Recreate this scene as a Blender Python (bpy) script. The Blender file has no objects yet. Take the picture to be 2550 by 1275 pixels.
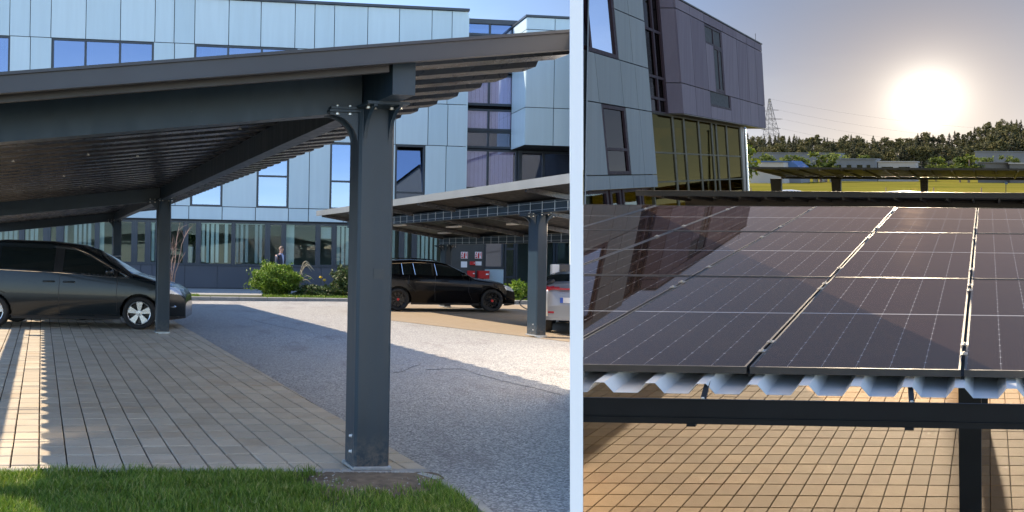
import bpy, bmesh, math, random
import numpy as np
from mathutils import Vector, Matrix

random.seed(7)
rng = np.random.default_rng(7)
SC = bpy.context.scene
COL = SC.collection

# ------------------------------------------------------------------ camera
W, H, F = 2550.0, 1275.0, 2200.0
PX, PY, ROLL, EYE = 800.0, 643.0, 0.017, 1.5
CAMP = Vector((0, 0, EYE))
cam_d = bpy.data.cameras.new("camera")
cam = bpy.data.objects.new("camera", cam_d)
COL.objects.link(cam)
cam.location = CAMP
cam.rotation_euler = (Matrix.Rotation(math.pi / 2, 3, 'X') @ Matrix.Rotation(ROLL, 3, 'Z')).to_euler()
cam_d.sensor_fit = 'HORIZONTAL'
cam_d.sensor_width = 36
cam_d.lens = F / W * 36
cam_d.shift_x = (W / 2 - PX) / W
cam_d.shift_y = -(H / 2 - PY) / W
cam_d.clip_start = 0.05
cam_d.clip_end = 6000
SC.camera = cam

# ------------------------------------------------------------------ light
SUN_DIR = Vector((0.94, -0.25, -1.0)).normalized()          # the way the light travels
LOWSUN = Vector((0.6815, 1.0, 0.192)).normalized()           # towards the low sun seen over the hills
EXPOSURE = 1.5
SKY_STRENGTH = 0.15
sun_d = bpy.data.lights.new("sun_lamp", 'SUN')
sun_d.energy = 2.8
sun_d.angle = math.radians(0.5)
sun_d.color = (1.0, 0.85, 0.65)
sun = bpy.data.objects.new("sun_lamp", sun_d)
COL.objects.link(sun)
sun.rotation_euler = SUN_DIR.to_track_quat('-Z', 'Y').to_euler()
sun.location = (-20, 5, 30)

world = bpy.data.worlds.new("World")
SC.world = world
world.use_nodes = True
wn, wl = world.node_tree.nodes, world.node_tree.links
wn.clear()
w_out = wn.new('ShaderNodeOutputWorld')
sky = wn.new('ShaderNodeTexSky')
sky.sky_type = 'NISHITA'
sky.sun_disc = False
sky.sun_elevation = math.asin(-SUN_DIR.z)
sky.sun_rotation = math.atan2(-SUN_DIR.x, -SUN_DIR.y)
sky.air_density = 1.0
sky.dust_density = 0.15
sky.altitude = 2600
sky.ozone_density = 2.0
bg1 = wn.new('ShaderNodeBackground')
bg1.inputs['Strength'].default_value = SKY_STRENGTH


def wmath(op, a, b=None):
    n = wn.new('ShaderNodeMath')
    n.operation = op
    for i, v in enumerate((a, b)):
        if v is None:
            continue
        if isinstance(v, (int, float)):
            n.inputs[i].default_value = v
        else:
            wl.new(v, n.inputs[i])
    return n.outputs[0]


tc = wn.new('ShaderNodeTexCoord')
dot = wn.new('ShaderNodeVectorMath')
dot.operation = 'DOT_PRODUCT'
nrm = wn.new('ShaderNodeVectorMath')
nrm.operation = 'NORMALIZE'
wl.new(tc.outputs['Generated'], nrm.inputs[0])
wl.new(nrm.outputs[0], dot.inputs[0])
dot.inputs[1].default_value = LOWSUN
ang = wmath('ARCCOSINE', wmath('MINIMUM', dot.outputs['Value'], 0.9999999))
SUNR = math.radians(0.6)
LOW_E = 8.0                                                 # irradiance of the visible low sun
# the air round the low sun is hazier: less blue reaches the eye from there
veil = wmath('EXPONENT', wmath('MULTIPLY', wmath('MULTIPLY', ang, ang), -1 / 0.46 ** 2))
vmix = wn.new('ShaderNodeMix')
vmix.data_type = 'RGBA'
vmix.blend_type = 'MULTIPLY'
wl.new(veil, vmix.inputs[0])
wl.new(sky.outputs[0], vmix.inputs[6])
vmix.inputs[7].default_value = (0.12, 0.165, 0.165, 1)
# faint uneven cirrus
cmap = wn.new('ShaderNodeMapping')
cmap.inputs['Scale'].default_value = (1.6, 1.6, 9.0)
cmap.inputs['Rotation'].default_value = (0.15, 0.2, 0.0)
wl.new(nrm.outputs[0], cmap.inputs[0])
cno = wn.new('ShaderNodeTexNoise')
cno.inputs['Scale'].default_value = 1.7
cno.inputs['Detail'].default_value = 6
cno.inputs['Roughness'].default_value = 0.6
wl.new(cmap.outputs[0], cno.inputs['Vector'])
cmx = wn.new('ShaderNodeMix')
cmx.data_type = 'RGBA'
cf = wn.new('ShaderNodeMapRange')
wl.new(cno.outputs['Fac'], cf.inputs[0])
for _i, _v in enumerate((0.45, 0.75, 0.0, 0.30)):
    cf.inputs[_i + 1].default_value = _v
wl.new(cf.outputs[0], cmx.inputs[0])
wl.new(vmix.outputs[2], cmx.inputs[6])
cbw = wn.new('ShaderNodeMix')
cbw.data_type = 'RGBA'
cbw.blend_type = 'MULTIPLY'
cbw.inputs[0].default_value = 1.0
wl.new(vmix.outputs[2], cbw.inputs[6])
cbw.inputs[7].default_value = (2.0, 1.55, 1.2, 1)
wl.new(cbw.outputs[2], cmx.inputs[7])
wl.new(cmx.outputs[2], bg1.inputs['Color'])
disc = wmath('MULTIPLY', wmath('LESS_THAN', ang, SUNR), LOW_E / (math.pi * SUNR ** 2))
halo1 = wmath('MULTIPLY', wmath('EXPONENT', wmath('MULTIPLY', ang, -1 / 0.014)), 1.0)
halo2 = wmath('MULTIPLY', wmath('EXPONENT', wmath('MULTIPLY', ang, -1 / 0.032)), 0.12)
halo3 = wmath('MULTIPLY', wmath('EXPONENT', wmath('MULTIPLY', ang, -1 / 0.16)), 0.085)
sepz = wn.new('ShaderNodeSeparateXYZ')
wl.new(nrm.outputs[0], sepz.inputs[0])
# warm haze low over the hills on the sunset side
low = wmath('MULTIPLY', wmath('MULTIPLY', wmath('EXPONENT', wmath('MULTIPLY', wmath('MAXIMUM', sepz.outputs[2], 0.0), -1 / 0.10)),
                              wmath('EXPONENT', wmath('MULTIPLY', ang, -1 / 0.5))), 0.72)
glow_add = None
for val, colr in ((disc, (1.0, 0.80, 0.55)), (halo1, (1.0, 0.95, 0.85)), (halo2, (1.0, 0.80, 0.50)), (halo3, (1.0, 0.60, 0.28)), (low, (1.0, 0.64, 0.32))):
    b = wn.new('ShaderNodeBackground')
    b.inputs['Color'].default_value = (*colr, 1)
    wl.new(val, b.inputs['Strength'])
    prev = glow_add.outputs[0] if glow_add else bg1.outputs[0]
    glow_add = wn.new('ShaderNodeAddShader')
    wl.new(prev, glow_add.inputs[0])
    wl.new(b.outputs[0], glow_add.inputs[1])
wl.new(glow_add.outputs[0], w_out.inputs[0])
world.cycles.sampling_method = 'MANUAL'
world.cycles.sample_map_resolution = 2048

SC.view_settings.view_transform = 'Standard'
SC.view_settings.look = 'None'
SC.view_settings.exposure = EXPOSURE
SC.view_settings.gamma = 1.0
SC.view_settings.use_curve_mapping = False
SC.render.engine = 'CYCLES'

# ------------------------------------------------------------------ picking
CR, SR = math.cos(ROLL), math.sin(ROLL)


def ray(px, py):
    du, dv = px - PX, py - PY
    return Vector(((du * CR + dv * SR) / F, 1.0, -(-du * SR + dv * CR) / F))


def at(px, py, Y):
    return CAMP + ray(px, py) * Y


def gnd(px, py, z=0.0):
    r = ray(px, py)
    return CAMP + r * ((z - EYE) / r.z)


def column_plane(px, keep_left):
    n = ray(px, 0).cross(ray(px, H)).normalized()
    if (n.dot(Vector((1, 0, 0))) > 0) != keep_left:
        n = -n
    return CAMP.copy(), n           # geometry on the side of +n is removed


CLIP_L = column_plane(1418.5, True)
CLIP_R = column_plane(1452.5, False)

# ------------------------------------------------------------------ mesh building
ORG = {}


class MB:
    """collects vertices and faces; fr maps local coordinates to the world"""

    def __init__(self, fr=None):
        self.v, self.f, self.uv, self.mi = [], [], None, []
        self.fr = fr
        self.m = 0

    def add(self, verts, faces):
        o = len(self.v)
        if self.fr:
            verts = [self.fr(*p) for p in verts]
        self.v.extend(Vector(p) for p in verts)
        for f in faces:
            self.f.append(tuple(o + i for i in f))
            self.mi.append(self.m)
        return self

    def hexa(self, p):
        return self.add(p, [(0, 3, 2, 1), (4, 5, 6, 7), (0, 1, 5, 4), (1, 2, 6, 5), (2, 3, 7, 6), (3, 0, 4, 7)])

    def box(self, x0, x1, y0, y1, z0, z1):
        return self.hexa([(x0, y0, z0), (x1, y0, z0), (x1, y1, z0), (x0, y1, z0),
                          (x0, y0, z1), (x1, y0, z1), (x1, y1, z1), (x0, y1, z1)])

    def bevbox(self, x0, x1, y0, y1, z0, z1, b=0.006):
        """box whose top edge is chamfered"""
        self.add([(x0, y0, z0), (x1, y0, z0), (x1, y1, z0), (x0, y1, z0),
                  (x0, y0, z1 - b), (x1, y0, z1 - b), (x1, y1, z1 - b), (x0, y1, z1 - b),
                  (x0 + b, y0 + b, z1), (x1 - b, y0 + b, z1), (x1 - b, y1 - b, z1), (x0 + b, y1 - b, z1)],
                 [(0, 1, 5, 4), (1, 2, 6, 5), (2, 3, 7, 6), (3, 0, 4, 7),
                  (4, 5, 9, 8), (5, 6, 10, 9), (6, 7, 11, 10), (7, 4, 8, 11), (8, 9, 10, 11)])
        return self

    def extrude(self, poly, fn, d0, d1):
        """2-D polygon to a solid: fn(u, v, d) gives the local point"""
        n = len(poly)
        vs = [fn(u, v, d0) for u, v in poly] + [fn(u, v, d1) for u, v in poly]
        fs = [tuple(range(n - 1, -1, -1)), tuple(range(n, 2 * n))]
        fs += [(i, (i + 1) % n, n + (i + 1) % n, n + i) for i in range(n)]
        return self.add(vs, fs)

    def tube(self, path, r, n=6, caps=True):
        path = [Vector(p) for p in path]
        rs = r if isinstance(r, (list, tuple)) else [r] * len(path)
        vs, fs = [], []
        for i, p in enumerate(path):
            t = (path[min(i + 1, len(path) - 1)] - path[max(i - 1, 0)]).normalized()
            a = t.cross(Vector((0, 0, 1)))
            if a.length < 1e-3:
                a = t.cross(Vector((0, 1, 0)))
            a.normalize()
            b = t.cross(a)
            for k in range(n):
                w = 2 * math.pi * k / n
                vs.append(tuple(p + (a * math.cos(w) + b * math.sin(w)) * rs[i]))
        for i in range(len(path) - 1):
            for k in range(n):
                fs.append((i * n + k, i * n + (k + 1) % n, (i + 1) * n + (k + 1) % n, (i + 1) * n + k))
        if caps:
            fs.append(tuple(range(n)))
            fs.append(tuple(range((len(path) - 1) * n, len(path) * n)))
        return self.add(vs, fs)

    def lathe(self, prof, n, fn):
        """profile of (radius, height); fn(x, y, h) places it"""
        vs, fs = [], []
        for r, h in prof:
            for k in range(n):
                w = 2 * math.pi * k / n
                vs.append(fn(r * math.cos(w), r * math.sin(w), h))
        for i in range(len(prof) - 1):
            for k in range(n):
                fs.append((i * n + k, i * n + (k + 1) % n, (i + 1) * n + (k + 1) % n, (i + 1) * n + k))
        return self.add(vs, fs)

    def build(self, name, mat, parent=None, org=None, clip=None, smooth=False, auto=None):
        porg = ORG.get(parent, Vector((0, 0, 0))) if parent else Vector((0, 0, 0))
        if org is None:
            org = porg if parent else Vector((0, 0, 0))
        org = Vector(org)
        me = bpy.data.meshes.new(name)
        me.from_pydata([tuple(p - org) for p in self.v], [], self.f)
        for m in (mat if isinstance(mat, (list, tuple)) else [mat]):
            me.materials.append(m)
        if any(self.mi):
            me.polygons.foreach_set('material_index', self.mi)
        if self.uv:
            l = me.uv_layers.new(name='UVMap')
            for i, (a, b) in enumerate(self.uv):
                l.data[i].uv = (a, b)
        bm = bmesh.new()
        bm.from_mesh(me)
        if clip is not None:
            bmesh.ops.bisect_plane(bm, geom=bm.verts[:] + bm.edges[:] + bm.faces[:], dist=1e-6,
                                   plane_co=clip[0] - org, plane_no=clip[1], clear_outer=True)
        if not self.uv:
            bmesh.ops.recalc_face_normals(bm, faces=bm.faces)
        n = len(bm.faces)
        bm.to_mesh(me)
        bm.free()
        if n == 0:
            return None
        me.update()
        if smooth:
            me.shade_smooth()
            if auto:
                me.set_sharp_from_angle(angle=math.radians(auto))
        o = bpy.data.objects.new(name, me)
        COL.objects.link(o)
        o.location = org - porg
        if parent:
            o.parent = parent
        ORG[o] = org
        return o


def link_copy(src, parent, world_org, name=None):
    o = src.copy()
    COL.objects.link(o)
    o.parent = parent
    o.location = Vector(world_org) - (ORG[parent] if parent else Vector((0, 0, 0)))
    ORG[o] = Vector(world_org)
    return o


def tag(o, label, cat, group=None, kind=None):
    o['label'] = label
    o['category'] = cat
    if group:
        o['group'] = group
    if kind:
        o['kind'] = kind
    return o


def thing(name, label, cat, org, group=None):
    o = bpy.data.objects.new(name, None)
    COL.objects.link(o)
    o.empty_display_size = 0.2
    o.location = org
    ORG[o] = Vector(org)
    return tag(o, label, cat, group)


def structure(o, label=None):
    o['kind'] = 'structure'
    if label:
        o['label'] = label
    return o


# ------------------------------------------------------------------ materials
class NT:
    def __init__(self, name):
        self.mat = bpy.data.materials.new(name)
        self.mat.use_nodes = True
        self.n, self.l = self.mat.node_tree.nodes, self.mat.node_tree.links
        self.b = self.n['Principled BSDF']
        self.out = self.n['Material Output']

    def new(self, t, **kw):
        n = self.n.new(t)
        for k, v in kw.items():
            setattr(n, k, v)
        return n

    def put(self, sock, v):
        if hasattr(v, 'is_output'):
            self.l.new(v, sock)
        elif isinstance(v, (tuple, list)):
            sock.default_value = (*v, 1) if len(v) == 3 and len(sock.default_value) == 4 else v
        else:
            sock.default_value = v

    def math(self, op, a, b=0.0, clamp=False):
        n = self.new('ShaderNodeMath', operation=op, use_clamp=clamp)
        self.put(n.inputs[0], a)
        self.put(n.inputs[1], b)
        return n.outputs[0]

    def pos(self):
        return self.new('ShaderNodeNewGeometry').outputs['Position']

    def scaled(self, v, s):
        n = self.new('ShaderNodeVectorMath', operation='MULTIPLY')
        self.put(n.inputs[0], v)
        n.inputs[1].default_value = s if isinstance(s, tuple) else (s, s, s)
        return n.outputs[0]

    def noise(self, vec, scale, detail=4, rough=0.55):
        n = self.new('ShaderNodeTexNoise')
        self.put(n.inputs['Vector'], vec)
        n.inputs['Scale'].default_value = scale
        n.inputs['Detail'].default_value = detail
        n.inputs['Roughness'].default_value = rough
        return n.outputs['Fac']

    def voro(self, vec, scale, out='Color', feature='F1'):
        n = self.new('ShaderNodeTexVoronoi', feature=feature)
        self.put(n.inputs['Vector'], vec)
        n.inputs['Scale'].default_value = scale
        return n.outputs[out]

    def ramp(self, fac, stops):
        n = self.new('ShaderNodeValToRGB')
        self.put(n.inputs[0], fac)
        el = n.color_ramp.elements
        while len(el) < len(stops):
            el.new(0.5)
        for e, (p, c) in zip(el, stops):
            e.position = p
            e.color = (*c, 1) if len(c) == 3 else c
        return n.outputs[0]

    def mix(self, fac, a, b, mode='MIX'):
        n = self.new('ShaderNodeMix', data_type='RGBA', blend_type=mode)
        self.put(n.inputs[0], fac)
        self.put(n.inputs[6], a)
        self.put(n.inputs[7], b)
        return n.outputs[2]

    def maprange(self, v, a, b, c, d):
        n = self.new('ShaderNodeMapRange')
        self.put(n.inputs[0], v)
        for i, x in enumerate((a, b, c, d)):
            n.inputs[i + 1].default_value = x
        return n.outputs[0]

    def bump(self, h, strength=0.3, dist=0.01):
        n = self.new('ShaderNodeBump')
        n.inputs['Strength'].default_value = strength
        n.inputs['Distance'].default_value = dist
        self.put(n.inputs['Height'], h)
        self.l.new(n.outputs[0], self.b.inputs['Normal'])

    def rnd(self):
        """random value per object and per loose piece"""
        a = self.new('ShaderNodeObjectInfo').outputs['Random']
        b = self.new('ShaderNodeNewGeometry').outputs['Random Per Island']
        return self.math('FRACT', self.math('ADD', a, b))


def simple(name, col, rough=0.5, metal=0.0, var=0.12, scale=3.0, bump=0.0, bscale=60, spec=0.5, coat=0.0, rv=0.08):
    m = NT(name)
    p = m.pos()
    n1 = m.noise(p, scale, 5)
    c = m.mix(m.maprange(n1, 0.3, 0.7, 0, 1), tuple(x * (1 - var) for x in col), tuple(min(1, x * (1 + var)) for x in col))
    m.put(m.b.inputs['Base Color'], c)
    m.put(m.b.inputs['Roughness'], m.maprange(m.noise(p, scale * 4, 4), 0.3, 0.7, max(0.02, rough - rv), min(1, rough + rv)))
    m.b.inputs['Metallic'].default_value = metal
    m.b.inputs['Specular IOR Level'].default_value = spec
    if coat:
        m.b.inputs['Coat Weight'].default_value = coat
        m.b.inputs['Coat Roughness'].default_value = 0.04
    if bump:
        m.bump(m.noise(p, bscale, 4), bump, 0.004)
    return m.mat


def glass_mat(name, tint, refl_rough=0.02, trans=(0.6, 0.7, 0.7), refl_min=0.08, refl_col=(1, 1, 1)):
    """window pane: tinted see-through body under a mirror-like coating"""
    m = NT(name)
    tr = m.new('ShaderNodeBsdfTransparent')
    m.put(tr.inputs[0], trans)
    gl = m.new('ShaderNodeBsdfGlossy')
    m.put(gl.inputs['Color'], refl_col)
    gl.inputs['Roughness'].default_value = refl_rough
    ge = m.new('ShaderNodeNewGeometry')
    dp = m.new('ShaderNodeVectorMath', operation='DOT_PRODUCT')
    m.l.new(ge.outputs['Incoming'], dp.inputs[0])
    m.l.new(ge.outputs['Normal'], dp.inputs[1])
    schlick = m.math('POWER', m.math('SUBTRACT', 1.0, m.math('ABSOLUTE', dp.outputs['Value'])), 5.0)
    fac = m.math('ADD', m.math('MULTIPLY', schlick, 0.96 - refl_min), 0.04 + refl_min, True)
    mx = m.new('ShaderNodeMixShader')
    m.l.new(fac, mx.inputs[0])
    m.l.new(tr.outputs[0], mx.inputs[1])
    m.l.new(gl.outputs[0], mx.inputs[2])
    m.l.new(mx.outputs[0], m.out.inputs[0])
    # slight waviness of the panes
    bp = m.new('ShaderNodeBump')
    bp.inputs['Strength'].default_value = 0.012
    bp.inputs['Distance'].default_value = 0.05
    m.put(bp.inputs['Height'], m.noise(m.pos(), 0.9, 2))
    m.l.new(bp.outputs[0], gl.inputs['Normal'])
    return m.mat


M = {}
def steel_mat(name, col):
    m = NT(name)
    p = m.pos()
    st = m.noise(m.scaled(p, (14, 14, 0.7)), 1.0, 5, 0.6)
    cl = m.noise(p, 1.6, 5, 0.6)
    c = m.mix(m.maprange(st, 0.35, 0.75, 0, 0.35), col, tuple(x * 1.5 for x in col))
    c = m.mix(m.maprange(cl, 0.4, 0.75, 0, 0.35), c, tuple(x * 0.6 for x in col))
    scuff = m.noise(p, 38, 4, 0.8)
    c = m.mix(m.maprange(scuff, 0.66, 0.74, 0, 0.22), c, (0.16, 0.15, 0.14))
    # splashed dirt on the lowest part of the legs
    sx = m.new('ShaderNodeSeparateXYZ')
    m.l.new(p, sx.inputs[0])
    dirt = m.math('MULTIPLY', m.maprange(sx.outputs[2], 0.03, 0.28, 0.55, 0.0), m.maprange(m.noise(p, 22, 4, 0.7), 0.4, 0.65, 0, 1))
    c = m.mix(dirt, c, (0.20, 0.165, 0.125))
    m.put(m.b.inputs['Base Color'], c)
    m.put(m.b.inputs['Roughness'], m.maprange(st, 0.3, 0.7, 0.34, 0.50))
    m.b.inputs['Specular IOR Level'].default_value = 0.4
    m.bump(cl, 0.06, 0.01)
    return m.mat


M['anthracite'] = steel_mat('anthracite_paint', (0.016, 0.032, 0.049))
M['trim_brown'] = simple('brown_grey_trim', (0.043, 0.041, 0.043), 0.42, 0.0, 0.10, 1.0, bump=0.03)
M['sheet_dark'] = simple('brown_grey_coated_sheet', (0.020, 0.020, 0.023), 0.27, 0.0, 0.10, 1.0, bump=0.03)
M['gutter_dark'] = simple('dark_gutter_coating', (0.006, 0.0075, 0.009), 0.5, 0.0, 0.12, 2.0, spec=0.22)
M['zinc'] = simple('galvanised_steel', (0.55, 0.58, 0.60), 0.38, 0.85, 0.12, 25)
M['trim_light'] = simple('light_grey_roof_edge', (0.20, 0.21, 0.21), 0.45, 0.2, 0.08, 2)
M['frame_dark'] = simple('window_frame_grey', (0.040, 0.050, 0.062), 0.42, 0.0, 0.1, 2)
M['frame_black'] = simple('dark_frame', (0.022, 0.012, 0.016), 0.55, 0.0, 0.1, 2, spec=0.08)
M['dark_void'] = simple('dark_backing', (0.015, 0.017, 0.02), 0.8, 0, 0.1, 2)
M['plinth'] = simple('plinth_panel_grey', (0.075, 0.08, 0.095), 0.55, 0.0, 0.10, 0.8)
M['room'] = simple('room_plaster', (0.30, 0.31, 0.29), 0.8, 0, 0.15, 0.5)
M['blind'] = simple('vertical_blind_fabric', (0.84, 0.88, 0.84), 0.8, 0, 0.1, 1.0)
M['blind_grey'] = simple('grey_blind_fabric', (0.55, 0.56, 0.56), 0.8, 0, 0.1, 1.0)
M['glass_blue'] = glass_mat('sky_blue_tinted_glass', None, 0.015, (0.30, 0.34, 0.42), 0.46, (0.42, 0.51, 0.69))  # blue of the reflected sky is put into the mirror colour
M['glass_grey'] = glass_mat('grey_violet_glass', None, 0.02, (0.93, 0.90, 0.98), 0.20, (0.60, 0.64, 0.76))
M['glass_clear'] = glass_mat('clear_glass', None, 0.015, (0.78, 0.84, 0.82), 0.0, (0.36, 0.40, 0.42))
M['glass_hall'] = glass_mat('hall_glass', None, 0.015, (0.40, 0.335, 0.15), 0.02, (0.24, 0.20, 0.09))
M['white_paint'] = simple('white_render', (0.95, 0.91, 0.86), 0.7, 0, 0.02, 0.8, bump=0.04, bscale=120)


def facade_mat(name, c0, c1, spec=0.4, rough=0.0):
    m = NT(name)
    p = m.pos()
    r = m.rnd()
    streak = m.noise(m.scaled(p, (5, 5, 0.35)), 1.0, 5)
    cloud = m.noise(p, 0.6, 3)
    base = m.mix(r, c0, c1)
    c = m.mix(m.maprange(streak, 0.35, 0.75, 0, 0.22), base, tuple(x * 0.72 for x in c0))
    c = m.mix(m.maprange(cloud, 0.3, 0.7, 0, 0.25), c, tuple(x * 1.12 for x in c0))
    m.put(m.b.inputs['Base Color'], c)
    m.put(m.b.inputs['Roughness'], m.maprange(streak, 0.3, 0.7, 0.32 + rough, 0.46 + rough))
    m.b.inputs['Specular IOR Level'].default_value = spec
    m.bump(m.noise(p, 1.2, 2), 0.05, 0.02)
    return m.mat


M['facade'] = facade_mat('pale_blue_fibre_panel', (0.47, 0.585, 0.63), (0.55, 0.655, 0.69))
M['facade_right'] = facade_mat('grey_blue_fibre_panel', (0.145, 0.16, 0.165), (0.17, 0.185, 0.19), 0.08, 0.25)
M['facade_box'] = facade_mat('violet_grey_fibre_panel', (0.088, 0.070, 0.088), (0.13, 0.108, 0.128), 0.08, 0.25)


def paver_mat(name, cols, stain):
    m = NT(name)
    p = m.pos()
    r = m.rnd()
    c = m.ramp(r, [(0.0, cols[0]), (0.5, cols[1]), (1.0, cols[2])])
    st = m.noise(p, 1.3, 5, 0.65)
    c = m.mix(m.maprange(st, 0.52, 0.72, 0, 0.45), c, stain)
    gr = m.noise(p, 260, 3, 0.7)
    c = m.mix(0.55, c, m.ramp(gr, [(0.25, (0.25, 0.25, 0.25)), (0.75, (0.8, 0.8, 0.8))]), 'OVERLAY')
    bl = m.noise(p, 5, 4)
    c = m.mix(m.maprange(bl, 0.35, 0.7, 0, 0.3), c, tuple(x * 0.7 for x in cols[1]))
    m.put(m.b.inputs['Base Color'], c)
    m.b.inputs['Roughness'].default_value = 0.9
    m.b.inputs['Specular IOR Level'].default_value = 0.25
    m.bump(gr, 0.35, 0.003)
    return m.mat


M['paver'] = paver_mat('concrete_paver', ((0.47, 0.40, 0.305), (0.535, 0.455, 0.35), (0.60, 0.515, 0.40)), (0.44, 0.29, 0.16))
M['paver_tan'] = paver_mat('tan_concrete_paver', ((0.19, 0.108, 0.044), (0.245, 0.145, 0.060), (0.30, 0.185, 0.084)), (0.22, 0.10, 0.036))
M['joint'] = simple('paver_joint_dirt', (0.045, 0.038, 0.03), 0.95, 0, 0.3, 30, bump=0.3, bscale=200)


def gravel_mat():
    m = NT('rolled_gravel_asphalt')
    p = m.pos()
    c1 = m.voro(p, 75)
    sep = m.new('ShaderNodeSeparateColor')
    m.l.new(c1, sep.inputs[0])
    chips = m.ramp(sep.outputs[0], [(0.0, (0.11, 0.11, 0.115)), (0.42, (0.25, 0.245, 0.24)), (0.62, (0.45, 0.44, 0.42)), (1.0, (0.78, 0.75, 0.70))])
    n = m.noise(p, 28, 4, 0.7)
    c = m.mix(m.maprange(n, 0.35, 0.65, 0, 0.6), chips, (0.33, 0.325, 0.315))
    big = m.noise(p, 0.5, 4)
    c = m.mix(m.maprange(big, 0.3, 0.7, 0, 0.4), c, (0.33, 0.31, 0.285))
    st = m.noise(m.scaled(p, (1.0, 0.35, 1)), 1.3, 5, 0.6)
    c = m.mix(m.maprange(st, 0.54, 0.70, 0, 0.4), c, (0.16, 0.125, 0.12))
    m.put(m.b.inputs['Base Color'], c)
    m.b.inputs['Roughness'].default_value = 0.85
    d = m.voro(p, 75, 'Distance')
    m.bump(d, 0.8, 0.008)
    return m.mat


M['gravel'] = gravel_mat()
M['tan_bay'] = paver_mat('sandy_bay_paving', ((0.30, 0.235, 0.165), (0.33, 0.26, 0.185), (0.35, 0.28, 0.20)), (0.30, 0.22, 0.14))
M['soil'] = simple('bare_soil', (0.17, 0.125, 0.085), 0.95, 0, 0.35, 14, bump=0.9, bscale=45)
M['grass_soil'] = simple('turf_soil', (0.05, 0.055, 0.02), 0.95, 0, 0.35, 10, bump=0.5, bscale=40)
M['concrete'] = simple('kerb_concrete', (0.36, 0.345, 0.315), 0.85, 0, 0.14, 6, bump=0.3, bscale=150)
M['walk'] = simple('walkway_concrete', (0.33, 0.32, 0.30), 0.85, 0, 0.12, 1.5, bump=0.2, bscale=80)
M['asphalt_far'] = simple('yard_asphalt', (0.11, 0.105, 0.10), 0.9, 0, 0.2, 1.2, bump=0.3, bscale=60)
M['bolt'] = simple('bright_bolt', (0.75, 0.73, 0.66), 0.3, 0.6, 0.05, 40)


def leaf_mat(name, stops, rough=0.5, trans=0.25):
    m = NT(name)
    r = m.rnd()
    c = m.ramp(r, stops)
    m.put(m.b.inputs['Base Color'], c)
    m.b.inputs['Roughness'].default_value = rough
    m.b.inputs['Specular IOR Level'].default_value = 0.3
    t = m.new('ShaderNodeBsdfTranslucent')
    m.put(t.inputs[0], m.mix(1.0, c, (1.2, 1.3, 0.5), 'MULTIPLY'))
    mx = m.new('ShaderNodeMixShader')
    mx.inputs[0].default_value = trans
    m.l.new(m.b.outputs[0], mx.inputs[1])
    m.l.new(t.outputs[0], mx.inputs[2])
    m.l.new(mx.outputs[0], m.out.inputs[0])
    return m.mat


M['grass'] = leaf_mat('grass_blade', [(0, (0.07, 0.13, 0.017)), (0.5, (0.135, 0.23, 0.03)), (0.8, (0.23, 0.32, 0.055)), (1, (0.45, 0.40, 0.19))], 0.5, 0.3)
M['bush_leaf'] = leaf_mat('boxwood_leaf', [(0, (0.05, 0.11, 0.012)), (0.5, (0.14, 0.235, 0.025)), (1, (0.30, 0.37, 0.07))], 0.4, 0.3)
M['dark_leaf'] = leaf_mat('dark_shrub_leaf', [(0, (0.03, 0.06, 0.015)), (0.6, (0.06, 0.10, 0.025)), (1, (0.11, 0.10, 0.05))], 0.5, 0.2)
M['bark'] = simple('bark', (0.16, 0.11, 0.085), 0.9, 0, 0.25, 8)
M['twig'] = simple('pale_twig_bark', (0.42, 0.28, 0.22), 0.8, 0, 0.2, 10)
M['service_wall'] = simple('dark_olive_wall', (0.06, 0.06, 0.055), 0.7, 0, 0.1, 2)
M['curtain'] = simple('pale_curtain', (0.82, 0.81, 0.84), 0.85, 0, 0.06, 1.0)
M['plume'] = simple('dry_plume', (0.42, 0.36, 0.24), 0.9, 0, 0.2, 10)
M['joint_tan'] = simple('sandy_joint', (0.085, 0.055, 0.030), 0.95, 0, 0.3, 30)
M['tar'] = simple('tar_seam', (0.09, 0.088, 0.085), 0.7, 0, 0.2, 20)
# =================================================================== LEFT SITE: ground
LR = Vector((-0.317, 1.0, 0))          # along the rows of posts
LT = Vector((1.0, 0.11, 0))            # across them
NEARX = 0.289                          # the two yards meet along X = NEARX * Y


def flat(poly, z, name, mat, org=None, clip=None, subdiv=0):
    b = MB()
    b.add([(x, y, z) for x, y in poly], [tuple(range(len(poly)))])
    return b.build(name, mat, None, org or (poly[0][0], poly[0][1], z), clip)


BE = 0.287
structure(flat([(-900, -600), (BE * -600, -600), (0, 0), (BE * 15.8, 15.8), (6.9, 15.9), (8.1, 21.9), (7.5, 24.6),
                (BE * 600, 600), (-900, 600)], -0.045, 'ground', M['asphalt_far'], (0, 0, -0.045)))
EDGE_P, EDGE_D = Vector((0.831, 6.261)), Vector((-0.296, 1.0))


def edge_x(y):
    return EDGE_P.x + EDGE_D.x * (y - EDGE_P.y)


# the curving gravel lane
lane_poly = [(0.4, 3.2), (3.2 * BE, 3.2), (BE * 15.8, 15.8), (6.9, 15.9), (8.1, 22), (8.0, 31.2), (0.5, 31.2), (-4.4, 29.9), (-5.2, 30.2),
             (-6.2, 30.1), (edge_x(26) - .3, 26.0), (edge_x(6.1) - .3, 6.1), (0.5, 6.0)]
structure(flat(lane_poly, -0.022, 'lane', M['gravel'], (0, 8, -0.022)))
structure(flat([(1.2, 25.3), (1.685, 22.1), (4.75, 16.9), (5.2, 15.95), (6.8, 15.95), (8.0, 22), (7.8, 30.9), (1.2, 30.9)], -0.016, 'parking_bay', M['tan_bay'], (4, 20, -0.016)))

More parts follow.
